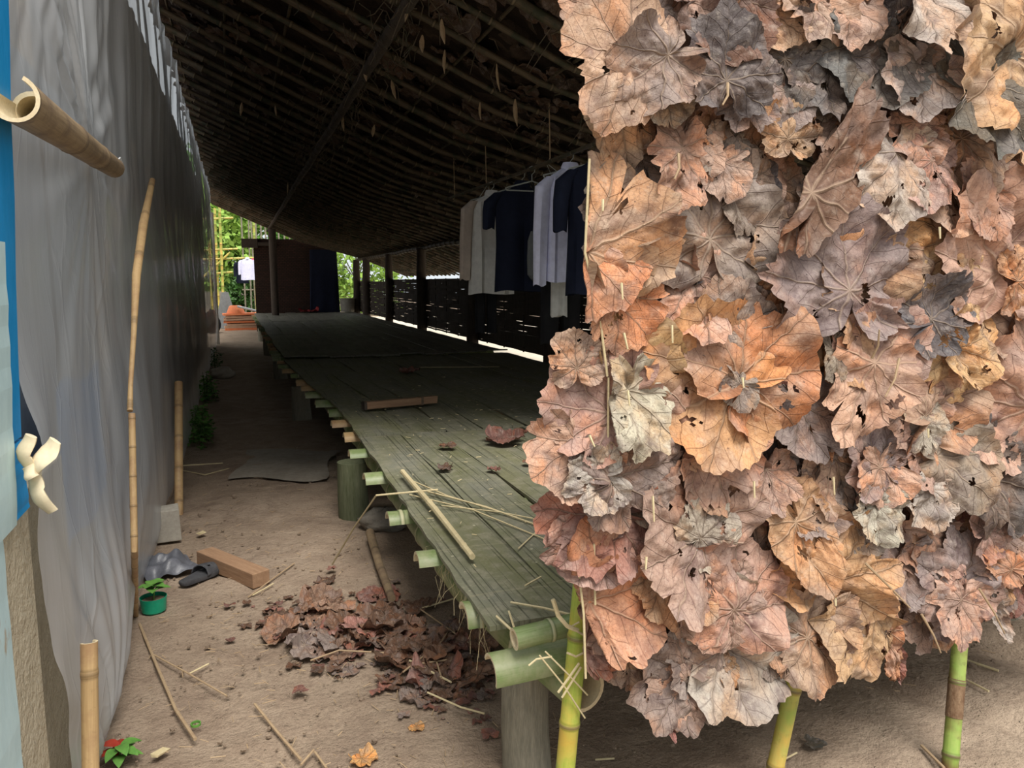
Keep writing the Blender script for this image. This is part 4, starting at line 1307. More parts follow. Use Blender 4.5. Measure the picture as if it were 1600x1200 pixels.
def flat_leaf(name, p, R, rs, code, mat=None, z=0.0, nr=12, na=60, cr=2.0, tiltmax=.25, **kw):
    V, F, uv = leaf_geo(rs, R, nr=nr, na=na, holes=rs.randint(0, 3), curl=rs.uniform(.1, .45), jag=.04, lobe=.025, crumple=cr, bites=3, **kw)
    a = rs.uniform(0, 6.28); c, s = math.cos(a), math.sin(a)
    tx, ty = rs.uniform(-tiltmax, tiltmax, 2)
    x = V[:, 0] * c - V[:, 1] * s; y = V[:, 0] * s + V[:, 1] * c
    zz = np.abs(V[:, 2]) + tx * x + ty * y
    zz = zz - zz.min() + .001
    col = np.array(LC[code]) * rs.uniform(.7, 1.15)
    o = raw_mesh(name, np.stack([x, y, zz], -1), F, M['leaf'], None, uv, col, True, (p.x, p.y, p.z + z))
    return o

def stick(name, pts, r, mat, label, cat, n=7, node=0, group=None, period=.3):
    P = [Vector(p) for p in pts]
    o = MB().tube(P, r, n=n, node=node, period=period).build(name, M[mat], None, loc=tuple(P[0]))
    return tag(o, label, cat, group)

def gp(px, py, z=.01): return G(px, py, z)

def build_ground_things():
    rs = np.random.RandomState(61)
    # ---- heap of dry leaves
    poly = [(415, 985, 560, 935), (600, 925, 690, 960), (470, 1010, 690, 985), (560, 1040, 720, 1020), (610, 1075, 740, 1060), (640, 1115, 750, 1100)]
    k = 0
    for i in range(74):
        f = rs.uniform(0, 1)
        cx = np.interp(f, [0, .35, .7, 1], [450, 570, 660, 725]) + rs.normal(0, 38)
        cy = np.interp(f, [0, .35, .7, 1], [975, 985, 1030, 1100]) + rs.normal(0, 24)
        if cx < 415 or cx > 752: continue
        p = gp(cx, cy, .0)
        o = flat_leaf('dry_leaf', p, rs.uniform(.06, .13), rs, rs.choice(list('BBBMMRG')), z=.004 + .04 * rs.uniform() * math.exp(-((f - .55) / .3) ** 2), cr=1.9, tiltmax=.22)
        tag(o, 'crumpled brown dry leaf in the heap on the ground beside the platform', 'leaf', 'dry leaves heaped beside the platform')
    VV, FF, UU, CC, nb = [], [], [], [], 0
    for i in range(330):
        f = rs.uniform(0, 1)
        cx = np.interp(f, [0, .35, .7, 1], [450, 570, 660, 725]) + rs.normal(0, 60)
        cy = np.interp(f, [0, .35, .7, 1], [975, 990, 1035, 1100]) + rs.normal(0, 34)
        p = gp(min(cx, 765), cy, 0)
        V, F, uv = leaf_geo(rs, rs.uniform(.01, .035), nr=2, na=12, holes=0, jag=.2, crumple=3, bites=3)
        V = V + np.array([p.x, p.y, rs.uniform(.006, .03)]); VV.append(V); FF.append(F + nb); UU.append(uv); nb += len(V)
        CC.append(np.tile(np.array(LC[rs.choice(list('BBRG'))]) * rs.uniform(.6, 1.2), (len(V), 1)))
    o = raw_mesh('leaf_crumbs', np.vstack(VV), np.vstack(FF), M['leaf'], None, np.vstack(UU), np.vstack(CC))
    tag(o, 'crumbled leaf fragments strewn through and round the dry leaf heap', 'leaf litter', kind='stuff')
    # ---- straw, shavings and chips over the earth
    mb = MB()
    for i in range(900):
        if i < 520: x, y = rs.uniform(-.40, .9), 2.0 + 7 * rs.beta(1, 2.2)
        else: x, y = rs.uniform(.9, 3.9), rs.uniform(2.0, 5.0)
        L = rs.uniform(.006, .05); a = rs.uniform(0, 6.28)
        dx, dy = math.cos(a) * L, math.sin(a) * L
        mb.tube([(x, y, .013), (x + dx, y + dy, .015 + rs.uniform(0, .006))], rs.uniform(.0007, .002), n=4)
    o = mb.build('straw_litter', M['twig'])
    tag(o, 'fine straw and bamboo shavings scattered over the earth', 'straw', kind='stuff')
    mb = MB()
    for i in range(700):
        if i < 330: x, y = rs.uniform(-.42, .62), 2.0 + 6 * rs.beta(1, 2)
        else: x, y = rs.uniform(.95, 3.9), rs.uniform(2.0, 4.6)
        r = rs.uniform(.002, .007) * (1.8 if rs.uniform() < .06 else 1)
        mb.box((x, y, .006 + r * .3), (r * 2.2, r * 1.8, r * 1.4), Matrix.Rotation(rs.uniform(0, 3), 3, 'Z'), rs=rs, j=r * .3)
    o = mb.build('soil_crumbs', M['soil'], smooth=False)
    tag(o, 'small clods and grit lying over the bare earth', 'soil', kind='stuff')
    # single leaves lying out in the open
    for (px, py, R, c, lab) in ((565, 1190, .055, 'Y', 'small orange-tan leaf at the very bottom below the dry heap'), (545, 1050, .07, 'G', 'flat purplish leaf at the edge of the dry heap'),
                                (650, 1140, .035, 'Y', 'square orange scrap of leaf under the dry heap'), (1268, 1165, .045, 'K', 'greenish leaf flat on the earth beside the yellow pole')):
        o = flat_leaf('fallen_leaf', gp(px, py, .0), R, rs, c, z=.008, cr=.4, tiltmax=.03); tag(o, lab, 'leaf')
        if c == 'Y': o.data.color_attributes['Col'].data.foreach_set('color', np.tile(np.array([.75, .42, .16, 1], dtype=np.float32), len(o.data.vertices)))
    # ---- twigs and slivers
    T = [
        ([(218, 975), (245, 1040), (275, 1110), (305, 1155)], .006, 'twig', 'long forked dry stem on the earth at the foot of the plastic sheet'),
        ([(238, 1022), (290, 1050), (354, 1087)], .0035, 'twig', 'thin twig branching off the long dry stem'),
        ([(295, 1053), (326, 1037)], .0035, 'sliver', 'short pale stick lying across the thin twig'),
        ([(398, 1100), (430, 1140), (470, 1187)], .005, 'twig', 'straight twig at the bottom between stem and leaf heap'),
        ([(470, 1195), (490, 1172)], .004, 'twig', 'stubby twig leaning on the bottom edge of the picture'), ([(492, 1175), (510, 1200)], .004, 'twig', 'short dark twig beside the stubby one'),
        ([(388, 933), (425, 905), (460, 880)], .0035, 'twig', 'crooked twig beside the sawn timber'), ([(395, 930), (427, 912)], .0035, 'sliver', 'pale sliver at the end of the sawn timber'),
        ([(280, 728), (348, 724)], .0065, 'sliver', 'pale stick lying under the weeds'), ([(285, 735), (320, 742), (358, 732)], .0045, 'sliver', 'curved pale sliver beside the flat sack'),
        ([(660, 950), (710, 935)], .004, 'sliver', 'pale sliver poking from the top of the leaf heap'), ([(657, 952), (733, 1005)], .0035, 'twig', 'twig slanting down over the leaf heap'),
        ([(630, 1050), (688, 1005), (705, 980)], .0035, 'twig', 'long twig rising to the right across the leaf heap'), ([(640, 1032), (705, 1066)], .004, 'sliver', 'pale stick crossing the lower leaf heap'),
        ([(650, 1038), (718, 1028)], .0035, 'twig', 'level twig in the middle of the leaf heap'), ([(675, 1010), (690, 1060)], .0035, 'twig', 'upright twig in the leaf heap'),
        ([(668, 1082), (720, 1105), (757, 1115)], .0035, 'sliver', 'pale twig at the lower right of the leaf heap'), ([(485, 1032), (530, 1016), (600, 1020)], .0035, 'twig', 'fine twig along the left part of the leaf heap'),
        ([(1500, 1028), (1560, 1048)], .005, 'sliver', 'pale stick on the earth beside the rusty banded pole'), ([(1510, 1062), (1545, 1080)], .004, 'sliver', 'short stick below the rusty banded pole tip'),
        ([(1440, 1165), (1475, 1200)], .005, 'twig', 'brown stick at the foot of the rusty banded pole'), ([(1300, 975), (1390, 985)], .004, 'twig', 'thin stem on the earth just under the leaf screen'),
        ([(1228, 1185), (1245, 1176)], .003, 'sliver', 'white sliver beside the yellow pole'), ([(930, 1187), (960, 1185)], .003, 'sliver', 'pale sliver beside the front green pole'),
    ]
    for pts, r, m, lab in T:
        P = [gp(x, y, .014 + (.035 if 'heap' in lab and 'timber' not in lab and 'bottom' not in lab else 0) + .003 * (i % 2)) for i, (x, y) in enumerate(pts)]
        stick('twig' if m == 'twig' else 'bamboo_sliver', P, r, m, lab, 'twig' if m == 'twig' else 'sliver')
    # dark branch propped between stone and heap
    stick('branch', [gp(578, 832, .06), gp(592, 880, .05), gp(612, 935, .05)], [.026, .022, .019], 'b_weather', 'dark branch propped from the stone down to the leaf heap', 'branch', n=12)
    # stone under the deck
    def rock(p, r, mat, name, lab, cat, seed, flat=.7):
        rr = np.random.RandomState(seed)
        th = np.linspace(0, 2 * PI, 29)[:-1]; ph = np.linspace(0, PI, 15)
        TH, PH = np.meshgrid(th, ph)
        d = 1 + .16 * np.sin(TH * 2 + rr.uniform(0, 6)) * np.sin(PH) + .10 * np.sin(PH * 5 + TH * 3 + rr.uniform(0, 6)) + .05 * np.sin(TH * 7 + PH * 9)
        X = r[0] * d * np.sin(PH) * np.cos(TH); Y = r[1] * d * np.sin(PH) * np.sin(TH); Z = r[2] * d * np.cos(PH)
        V = np.stack([X, Y, Z + r[2] * flat], -1).reshape(-1, 3)
        n, m = X.shape; F = []
        for i in range(n - 1):
            for j in range(m): F.append((i * m + j, i * m + (j + 1) % m, (i + 1) * m + (j + 1) % m, (i + 1) * m + j))
        o = raw_mesh(name, V, F, mat, None, None, None, True, (p.x, p.y, p.z)); return tag(o, lab, cat)
    rock(gp(600, 826, 0), (.13, .10, .075), M['stone'], 'stone', 'grey stone under the edge of the bamboo deck', 'stone', 1)
    rock(gp(347, 590, 0), (.17, .15, .10), M['sack'], 'stuffed_sack', 'dusty pale sack lying beyond the weeds in the aisle', 'sack', 2)
    rock(gp(332, 520, 0), (.20, .3, .38), M['black'], 'rubbish_bag', 'black bundle standing by the far end of the plastic sheet', 'bag', 5)
    # concrete block
    p = gp(264, 843, 0)
    mb = MB(); mb.box((0, 0, .095), (.13, .12, .19), rs=rs, j=.008); mb.box((0, -.055, .15), (.10, .012, .03), rs=rs, j=.003)
    o = mb.build('concrete_block', M['concrete'], smooth=False); o.location = (p.x, p.y, 0); o.rotation_euler = (0, 0, .15); tag(o, 'rough concrete block standing against the plastic sheet', 'block')
    bv = o.modifiers.new('b', 'BEVEL'); bv.width = .008; bv.segments = 2
    # sawn timber on the ground
    a, b = gp(320, 868, .04), gp(408, 905, .04)
    d = (b - a); L = d.length * 1.0; mid = (a + b) / 2
    mb = MB(); mb.box((0, 0, 0), (L, .095, .075), rs=rs, j=.002)
    o = mb.build('timber_offcut', M['lumber'], smooth=False); o.location = mid; o.rotation_euler = (0, 0, math.atan2(d.y, d.x)); tag(o, 'sawn orange-brown timber offcut lying on the earth beside the slipper', 'timber')
    bv = o.modifiers.new('b', 'BEVEL'); bv.width = .004; bv.segments = 2
    # flat sack
    V, F = [], []
    c = [gp(362, 752, 0), gp(505, 754, 0), gp(528, 706, 0), gp(392, 706, 0)]
    n = 22
    for i in range(n + 1):
        for j in range(n + 1):
            u, v = i / n, j / n
            q = (c[0] * (1 - u) + c[1] * u) * (1 - v) + (c[3] * (1 - u) + c[2] * u) * v
            e = .03 * math.sin(7 * v + 1) * (abs(u - .5) * 2) ** 4 * (1 if u > .5 else -1) + .0
            V.append((q.x + e, q.y + .06 * math.sin(6 * u) * (abs(v - .5) * 2) ** 4, .014 + .008 * math.sin(9 * u + 3 * v) * math.sin(7 * v) + .012 * rs.uniform() * (u > .9) + .006))
    for i in range(n):
        for j in range(n): F.append((i * (n + 1) + j, (i + 1) * (n + 1) + j, (i + 1) * (n + 1) + j + 1, i * (n + 1) + j + 1))
    o = MB().add(V, F).build('flat_sack', M['sack']); tag(o, 'flattened grey sack spread on the earth of the aisle', 'sack')
    # slipper
    p = gp(312, 905, 0)
    root = empty('slipper', (p.x, p.y, .008), math.radians(-42), 'worn black rubber slipper on the earth near the timber', 'slipper')
    V, F = [], []; n = 26
    outl = []
    for i in range(n):
        a = 2 * PI * i / n
        w = .045 + .008 * math.cos(a)
        outl.append((math.copysign(abs(math.cos(a)) ** .65, math.cos(a)) * w, math.copysign(abs(math.sin(a)) ** .8, math.sin(a)) * .125))
    for z, k in ((0, .95), (.012, 1.0), (.022, .98), (.020, .85)):
        for x, y in outl: V.append((x * k * (1 + .18 * math.sin(y * 20)), y * k, z))
    for l in range(3):
        for i in range(n): F.append((l * n + i, l * n + (i + 1) % n, (l + 1) * n + (i + 1) % n, (l + 1) * n + i))
    F.append(tuple(range(3 * n, 4 * n))); F.append(tuple(reversed(range(n))))
    MB().add(V, F).build('sole', M['rubber'], root)
    V, F = [], []
    nu, nv = 16, 10
    for i in range(nu + 1):
        a = PI * i / nu
        for j in range(nv + 1):
            y = .0 + .105 * j / nv
            k = 1 - .35 * (j / nv) ** 2
            V.append((math.cos(a) * .052 * k, y + (.012 * math.sin(a) if j == 0 else 0), .014 + math.sin(a) * .045 * k))
    for i in range(nu):
        for j in range(nv):
            if j in (3, 4) and i in (5, 10): continue
            F.append((i * (nv + 1) + j, (i + 1) * (nv + 1) + j, (i + 1) * (nv + 1) + j + 1, i * (nv + 1) + j + 1))
    u = MB().add(V, F).build('upper', M['rubber'], root)
    md = u.modifiers.new('s', 'SOLIDIFY'); md.thickness = .005
    # crumpled grey film
    p = gp(250, 893, 0)
    V, F = [], []; n = 38
    W = waves(rs, 9, .35, 1.6)
    for i in range(n + 1):
        for j in range(n + 1):
            u, v = i / n - .5, j / n - .5
            rr = max(0, 1 - 1.6 * math.hypot(u, v))
            V.append((u * .26, v * .30, .012 + .06 * rr + .022 * float(wsum(W, np.array(u * 2), np.array(v * 2))) * (.5 + rr) + .018))
    for i in range(n):
        for j in range(n): F.append((i * (n + 1) + j, (i + 1) * (n + 1) + j, (i + 1) * (n + 1) + j + 1, i * (n + 1) + j + 1))
    o = MB().add(V, F).build('plastic_bag', M['greyfilm'], smooth=False); o.location = (p.x + .02, p.y, 0); o.rotation_euler = (0, 0, .4); tag(o, 'crumpled dark grey plastic bag behind the potted seedling', 'bag')
    # seedling in a cut green bottle
    p = gp(241, 958, 0)
    root = empty('potted_seedling', (p.x, p.y, .005), 0, 'small broad-leaved seedling in a cut green plastic bottle', 'potted plant')
    MB().tube([(0, 0, 0), (0, 0, .012), (0, 0, .05), (.0, 0, .075)], [.040, .053, .056, .058], n=24, thick=.003).build('pot', M['greenpot'], root)
    MB().tube([(0, 0, .004), (0, 0, .058)], [.038, .051], n=20).build('potting_soil', M['soil'], [q for q in root.children if q.name.startswith('pot')][0])
    MB().tube([(0, 0, .05), (.005, 0, .09), (0, .005, .13)], .003, n=6).build('stem', M['foliage'], root)
    def ovate(root, base, direc, L, W_, mat, droop=.3, name='leaf'):
        d = Vector(direc).normalized(); sd = d.cross(Vector((0, 0, 1))).normalized()
        V, F = [], []
        nn = 8
        for i in range(nn + 1):
            f = i / nn
            w = W_ * math.sin(PI * f ** .8) ** .8 if 0 < f < 1 else .0005
            c = Vector(base) + d * L * f + Vector((0, 0, -droop * L * f * f))
            V += [c + sd * w + Vector((0, 0, w * .25)), c, c - sd * w + Vector((0, 0, w * .25))]
        for i in range(nn): F += [(i * 3, i * 3 + 1, i * 3 + 4, i * 3 + 3), (i * 3 + 1, i * 3 + 2, i * 3 + 5, i * 3 + 4)]
        return MB().add(V, F).build(name, M[mat], root)
    for k in range(9):
        a = k * 2.4; zz = .10 + .004 * k
        ovate(root, (0, 0, zz), (math.cos(a), math.sin(a), .5), .085 - .003 * k, .026, 'foliage', .35)
    # red and green plant at the bottom
    p = gp(188, 1192, 0)
    root = empty('red_leaved_plant', (p.x, p.y, .004), 0, 'little green plant with red leaves at the foot of the bamboo stake', 'plant')
    for k in range(11):
        a = k * 2.4
        ovate(root, (0, 0, .015 + .004 * k), (math.cos(a), math.sin(a), .5), .075, .02, 'redleaf' if k in (1, 4, 6, 9) else 'foliage', .5)
    MB().tube([(0, 0, 0), (0, 0, .055)], .003, n=5).build('stem', M['foliage'], root)
    # weeds along the wall
    for k, (px, py, nn, sp, lab) in enumerate(((313, 690, 110, .20, 'low bushy weeds at the foot of the sheet beside the short stake'), (326, 625, 80, .18, 'dark weeds farther along the sheet foot'), (337, 575, 50, .2, 'darkest weeds near the far end of the sheet'))):
        p = gp(px, py, 0)
        root = empty('weed', (p.x, p.y, .0), 0, lab, 'weeds')
        VV, FF = [], []
        mb = MB()
        for i in range(nn * 3):
            r = sp * math.sqrt(rs.uniform()); a = rs.uniform(0, 6.28)
            b = Vector((r * math.cos(a) * .6, r * math.sin(a) * 2.2, rs.uniform(.02, .42) * (1 - r / sp * .5)))
            dd = Vector((rs.uniform(-1, 1), rs.uniform(-1, 1), rs.uniform(-.1, .7))).normalized(); sd = dd.cross(Vector((0, 0, 1))).normalized(); L = rs.uniform(.04, .08); w = L * .35
            mb.add([b, b + dd * L * .5 + sd * w, b + dd * L - Vector((0, 0, L * .3)), b + dd * L * .5 - sd * w], [(0, 1, 2, 3)])
        f = mb.build('foliage', M['foliage_dark'] if k == 2 else M['foliage'], root)
        mb = MB()
        for i in range(14):
            a = rs.uniform(0, 6.28); r = sp * .6 * rs.uniform()
            mb.tube([(r * math.cos(a) * .5, r * math.sin(a) * 2, 0), (r * math.cos(a) * .6, r * math.sin(a) * 2.1, rs.uniform(.15, .38))], .002, n=4)
        mb.build('stem', M['foliage_dark'], root)
    # bottle cap ring
    p = gp(306, 1133, .012)
    o = MB().tube([(0, 0, 0), (0, 0, .008)], .017, n=20, thick=.004, capmi=0).build('bottle_cap', M['foliage']); o.location = p; tag(o, 'small green and white bottle cap ring on the earth', 'bottle cap')
    # chips
    for (px, py, c, lab) in ((250, 1177, 'sliver', 'yellow chip of wood near the bottom of the aisle'), (315, 833, 'sliver', 'bright yellow chip by the far end of the timber')):
        p = gp(px, py, .012); mb = MB().box((0, 0, .004), (.05, .03, .006), rs=rs, j=.004)
        o = mb.build('wood_chip', M[c], smooth=False); o.location = p; o.rotation_euler = (0, 0, rs.uniform(0, 3)); tag(o, lab, 'wood chip')

    # ---- things pinned on the plastic sheet
    X0 = -.395
    a = at(20, 152, 0, X0); b = at(178, 262, 0, X0)
    mb = MB().tube([a, a.lerp(b, .13)], [.047, .044], n=22, arc=.74, thick=.008, up=(.35, -.1, -1), capmi=1).tube([a.lerp(b, .13), b], [.044, .035], n=22, node=.04, period=.42, phase=.4, thick=.010, capmi=1)
    o = mb.build('split_bamboo', [M['b_weather'], M['cutwood']], None, loc=tuple(a)); tag(o, 'thick weathered bamboo pipe holding the plastic sheet against the blue post', 'bamboo')
    # its open split end: a wedge cut out towards the viewer
    stick('wire_loop', [b + Vector((0, 0, .01)), b + Vector((.01, .10, .05)), b + Vector((.01, .16, .035)), b + Vector((.005, .12, .0)), b + Vector((0, .03, .0))], .003, 'whiteplastic', 'twisted clear plastic tie at the inner end of the bamboo pipe', 'tie', n=5)
    P = [at(x, y, 0, -.40) for x, y in ((238, 282), (224, 350), (213, 430), (209, 520), (204, 600), (203, 642))]
    o = MB().tube(P, [.015, .020, .018, .011, .009, .011], n=12, node=.06, period=.42, phase=.1).build('bamboo_prop', M['b_tan'], None, loc=tuple(P[0])); tag(o, 'upper tan bamboo strip standing against the middle of the plastic sheet', 'bamboo')
    P = [at(x, y, 0, -.395) for x, y in ((206, 646), (208, 760), (210, 860))] + [gp(212, 965, -.01)]
    o = MB().tube(P, [.0125, .013, .0125, .012], n=12, node=.05, period=.11, phase=.02).build('bamboo_prop', M['b_tan'], None, loc=tuple(P[0])); tag(o, 'lower brown speckled bamboo strip standing on the earth against the plastic sheet', 'bamboo')
    a = at(279, 598, 0, -.42); b = Vector((-.42, at(275, 735, 0, -.42).y, -.02))
    o = MB().tube([a, b], .028, n=12, node=.06, period=.24, phase=.2).build('bamboo_stake', M['b_tan'], None, loc=tuple(a)); tag(o, 'short round bamboo stake holding the sheet beside the weeds', 'stake')
    a = at(139, 1003, 0, -.40); b = Vector((-.415, at(139, 1190, 0, -.40).y, -.02))
    o = MB().tube([a, b], .021, n=14, arc=.62, thick=.006, up=(.75, -.75, 0), node=.05, period=.3, phase=.08, capmi=1).build('bamboo_stake', [M['b_tan'], M['cutwood']], None, loc=tuple(a)); tag(o, 'split bamboo stake with a cut square top in the loose foot of the sheet', 'stake')
    # cream cloth knot
    p = at(50, 735, 0, -.43)
    root = empty('knotted_cloth', tuple(p), 0, 'cream cloth tied in a knot on the edge of the blue post', 'cloth')
    def flap(pts, w, th, name, seed):
        rr = np.random.RandomState(seed); V, F = [], []
        n, m = len(pts) * 4, 10
        ptsv = [Vector(q) for q in pts]
        for i in range(n + 1):
            f = i / n * (len(pts) - 1); k = min(int(f), len(pts) - 2); c = ptsv[k].lerp(ptsv[k + 1], f - k)
            d = (ptsv[k + 1] - ptsv[k]).normalized(); sd = Vector((.75, -.66, 0)); sd = (sd - d * sd.dot(d)).normalized(); nrm = d.cross(sd)
            ww = np.interp(i / n, np.linspace(0, 1, len(w)), w)
            for j in range(m):
                a = 2 * PI * j / m
                V.append(c + sd * math.cos(a) * ww + nrm * (math.sin(a) * th) + nrm * .004 * math.sin(i * .6 + seed))
        for i in range(n):
            for j in range(m): F.append((i * m + j, i * m + (j + 1) % m, (i + 1) * m + (j + 1) % m, (i + 1) * m + j))
        F += [tuple(range(m)), tuple(n * m + j for j in range(m))]
        return MB().add(V, F).build(name, M['cream'], root)
    flap([(0, -.01, -.01), (-.008, -.012, .04), (.004, -.014, .078)], [.010, .020,   .021, .016], .008, 'upper_fold', 1)
    flap([(.004, -.02, .0), (.030, -.022, .030), (.052, -.022, .066)], [.010, .024, .028, .018], .008, 'side_fold', 2)
    flap([(0, -.012, .01), (.010, -.012, -.045), (.034, -.014, -.092)], [.012, .024, .026, .016], .008, 'lower_tail', 3)
    flap([(-.004, -.022, .014), (.008, -.024, -.010)], [.016, .018], .012, 'knot', 4)
build_ground_things()

def build_deck_things():
    rs = np.random.RandomState(71)
    D = lambda px, py, z=.566: G(px, py, z)
    # worn wooden batten offcut
    a, b = D(568, 634, .60), D(681, 624, .60)
    d = b - a; mid = (a + b) / 2
    root = empty('wood_offcut', (mid.x, mid.y, mid.z), math.atan2(d.y, d.x), 'squared brown wood offcut lying on the middle of the bamboo deck', 'timber')
    L = d.length
    o = MB().box((0, 0, 0), (L, .07, .055), rs=rs, j=.003).build('body', M['lumber'], root, smooth=False)
    bv = o.modifiers.new('b', 'BEVEL'); bv.width = .004
    MB().box((L * .28, 0, .0), (.02, .074, .058), rs=rs, j=.002).build('saw_notch', M['b_weather'], root, smooth=False)
    MB().box((-L * .5 + .005, 0, 0), (.02, .071, .056), rs=rs, j=.002).build('dark_end', M['darkpost'], root, smooth=False)
    a, m_, b = D(629, 737, .585), D(676, 796, .58), D(738, 870, .58)
    stick('split_cane', [a, m_ + Vector((.01, 0, .0)), b], [.012, .013, .011], 'sliver', 'thick pale split cane lying across the front of the deck', 'cane', n=8, node=.12, period=.55)
    S = [
        ([D(684, 765, .585), D(588, 774, .59), G(552, 826, .36), G(519, 882, .12)], .0042, 'bent pale sliver hanging over the deck edge'),
        ([D(646, 752), D(700, 775), D(792, 803)], .0035, 'pale sliver from the cane towards the screen, uppermost of the bundle'),
        ([D(668, 768), D(760, 792), D(862, 829)], .004, 'longest pale sliver of the bundle under the cane'),
        ([D(640, 773), D(740, 797), D(850, 842)], .0032, 'thin sliver lowest in the bundle under the cane'),
        ([D(690, 790), D(780, 800), D(858, 815)], .0028, 'fine sliver beside the longest one of the bundle'),
        ([D(810, 857), D(872, 800)], .003, 'sliver pointing up to the screen edge'),
        ([D(798, 941), D(850, 950), D(900, 962)], .0035, 'pale sliver lying beside the front lashing'),
        ([D(776, 963), D(800, 985)], .004, 'short thick sliver by the end of the round rail'),
        ([D(795, 955), D(806, 990)], .003, 'short thin sliver standing by the end of the round rail'),
        ([D(858, 880), D(905, 893)], .003, 'sliver that runs in under the screen edge'),
        ([D(820, 915), D(845, 901)], .003, 'small brown sliver in the crack of the front boards'),
        ([D(655, 574), D(780, 573)], .003, 'straight thin stick on the dark middle of the deck'),
    ]
    for pts, r, lab in S: stick('bamboo_sliver', pts, r, 'sliver', lab, 'sliver', n=5)
    for (px, py, R, c, lab) in ((800, 690, .17, 'R', 'big rust-brown curled leaf on the deck beside the screen'), (636, 583, .14, 'R', 'dull red-brown leaf on the dark middle of the deck'), (700, 735, .055, 'B', 'small brown leaf on the deck above the pale cane'),
                                (828, 725, .05, 'B', 'dark scrap of leaf on the deck below the big rust leaf'), (775, 737, .045, 'R', 'reddish scrap of leaf on the deck left of the dark scrap'), (700, 700, .06, 'B', 'flat brown leaf on the deck between offcut and cane')):
        o = flat_leaf('fallen_leaf', D(px, py, .56), R, rs, c, z=.010, cr=1.6, tiltmax=.12); tag(o, lab, 'leaf')
    mb = MB()
    for i in range(260):
        y = 2.0 + 6 * rs.beta(1, 1.8); x = ex(y) + rs.uniform(.05, 2.2); L = rs.uniform(.006, .035); a = rs.uniform(0, 6.28)
        mb.tube([(x, y, .567), (x + math.cos(a) * L, y + math.sin(a) * L, .569)], rs.uniform(.001, .0028), n=4)
    o = mb.build('bamboo_shavings', M['sliver']); tag(o, 'pale shavings and dust sprinkled over the deck boards', 'shavings', kind='stuff')
    # far end of the deck
    p = D(484, 487, .60)
    o = flat_leaf('red_cloth', p, .35, rs, 'R', z=.0, cr=1.2, tiltmax=.02); o.data.materials[0] = M['red']; tag(o, 'dark red cloth dropped at the far end of the platform', 'cloth')
    p = D(543, 487, .58)
    root = empty('bucket', (p.x, p.y, .58), 0, 'pale grey bucket standing at the far end of the platform', 'bucket')
    MB().tube([(0, 0, 0), (0, 0, .40)], [.20, .23], n=24, thick=.012).build('body', M['concrete'], root)
    MB().tube([(0, 0, .39), (0, 0, .41)], [.24, .24], n=24, thick=.02).build('rim', M['concrete'], root)
    # things on the dark cross wall
    o = loft('hanging_blue_cloth', [(0, 0, 0, .40, .03), (0, 0, -.8, .42, .04), (0, 0, -1.9, .45, .05)], M['navy'], None, seed=4, fold=.02)
    p = at(505, 390, 1, 24.22); o.location = (p.x, 24.26, p.z); tag(o, 'dark blue cloth hanging on the cross wall at the far end', 'cloth')
build_deck_things()

# ================================================================= OUTSIDE
def bush(name, c, r, n, leaf, mat, label, cat, seed, group=None, trunk=True):
    rs = np.random.RandomState(seed)
    root = empty(name, (c[0], c[1], 0), 0, label, cat, group)
    P = rs.normal(0, 1, (n, 3)); P /= np.linalg.norm(P, axis=1)[:, None]
    rad = rs.uniform(.35, 1, n) ** .5
    lump = 1 + .25 * np.sin(P[:, 0] * 5 + seed) * np.sin(P[:, 2] * 6 + 1) + .2 * np.sin(P[:, 1] * 7)
    C = P * (rad * lump)[:, None] * np.array(r) + np.array([0, 0, c[2]])
    C[:, 2] = np.maximum(C[:, 2], .05)
    d = rs.normal(0, 1, (n, 3)) + P * .6; d[:, 2] -= .2; d /= np.linalg.norm(d, axis=1)[:, None]
    s = np.cross(d, rs.normal(0, 1, (n, 3))); s /= np.linalg.norm(s, axis=1)[:, None]
    L = rs.uniform(.6, 1.3, n)[:, None] * leaf
    V = np.stack([C, C + d * L * .5 + s * L * .28, C + d * L, C + d * L * .5 - s * L * .28], 1).reshape(-1, 3)
    F = np.arange(n * 4).reshape(n, 4)
    o = raw_mesh('foliage', V, F, M[mat], root, smooth=False)
    if trunk:
        mb = MB().tube([(0, 0, -.05), (.05, .03, c[2] * .6), (.0, 0, c[2] + r[2] * .3)], [.09, .06, .03], n=8)
        for k in range(5):
            a = k * 1.3; mb.tube([(0.03, 0, c[2] * .5), (math.cos(a) * r[0] * .5, math.sin(a) * r[1] * .5, c[2] + .1 * k)], [.035, .012], n=6)
        mb.build('trunk', M['post'], root)
    return root

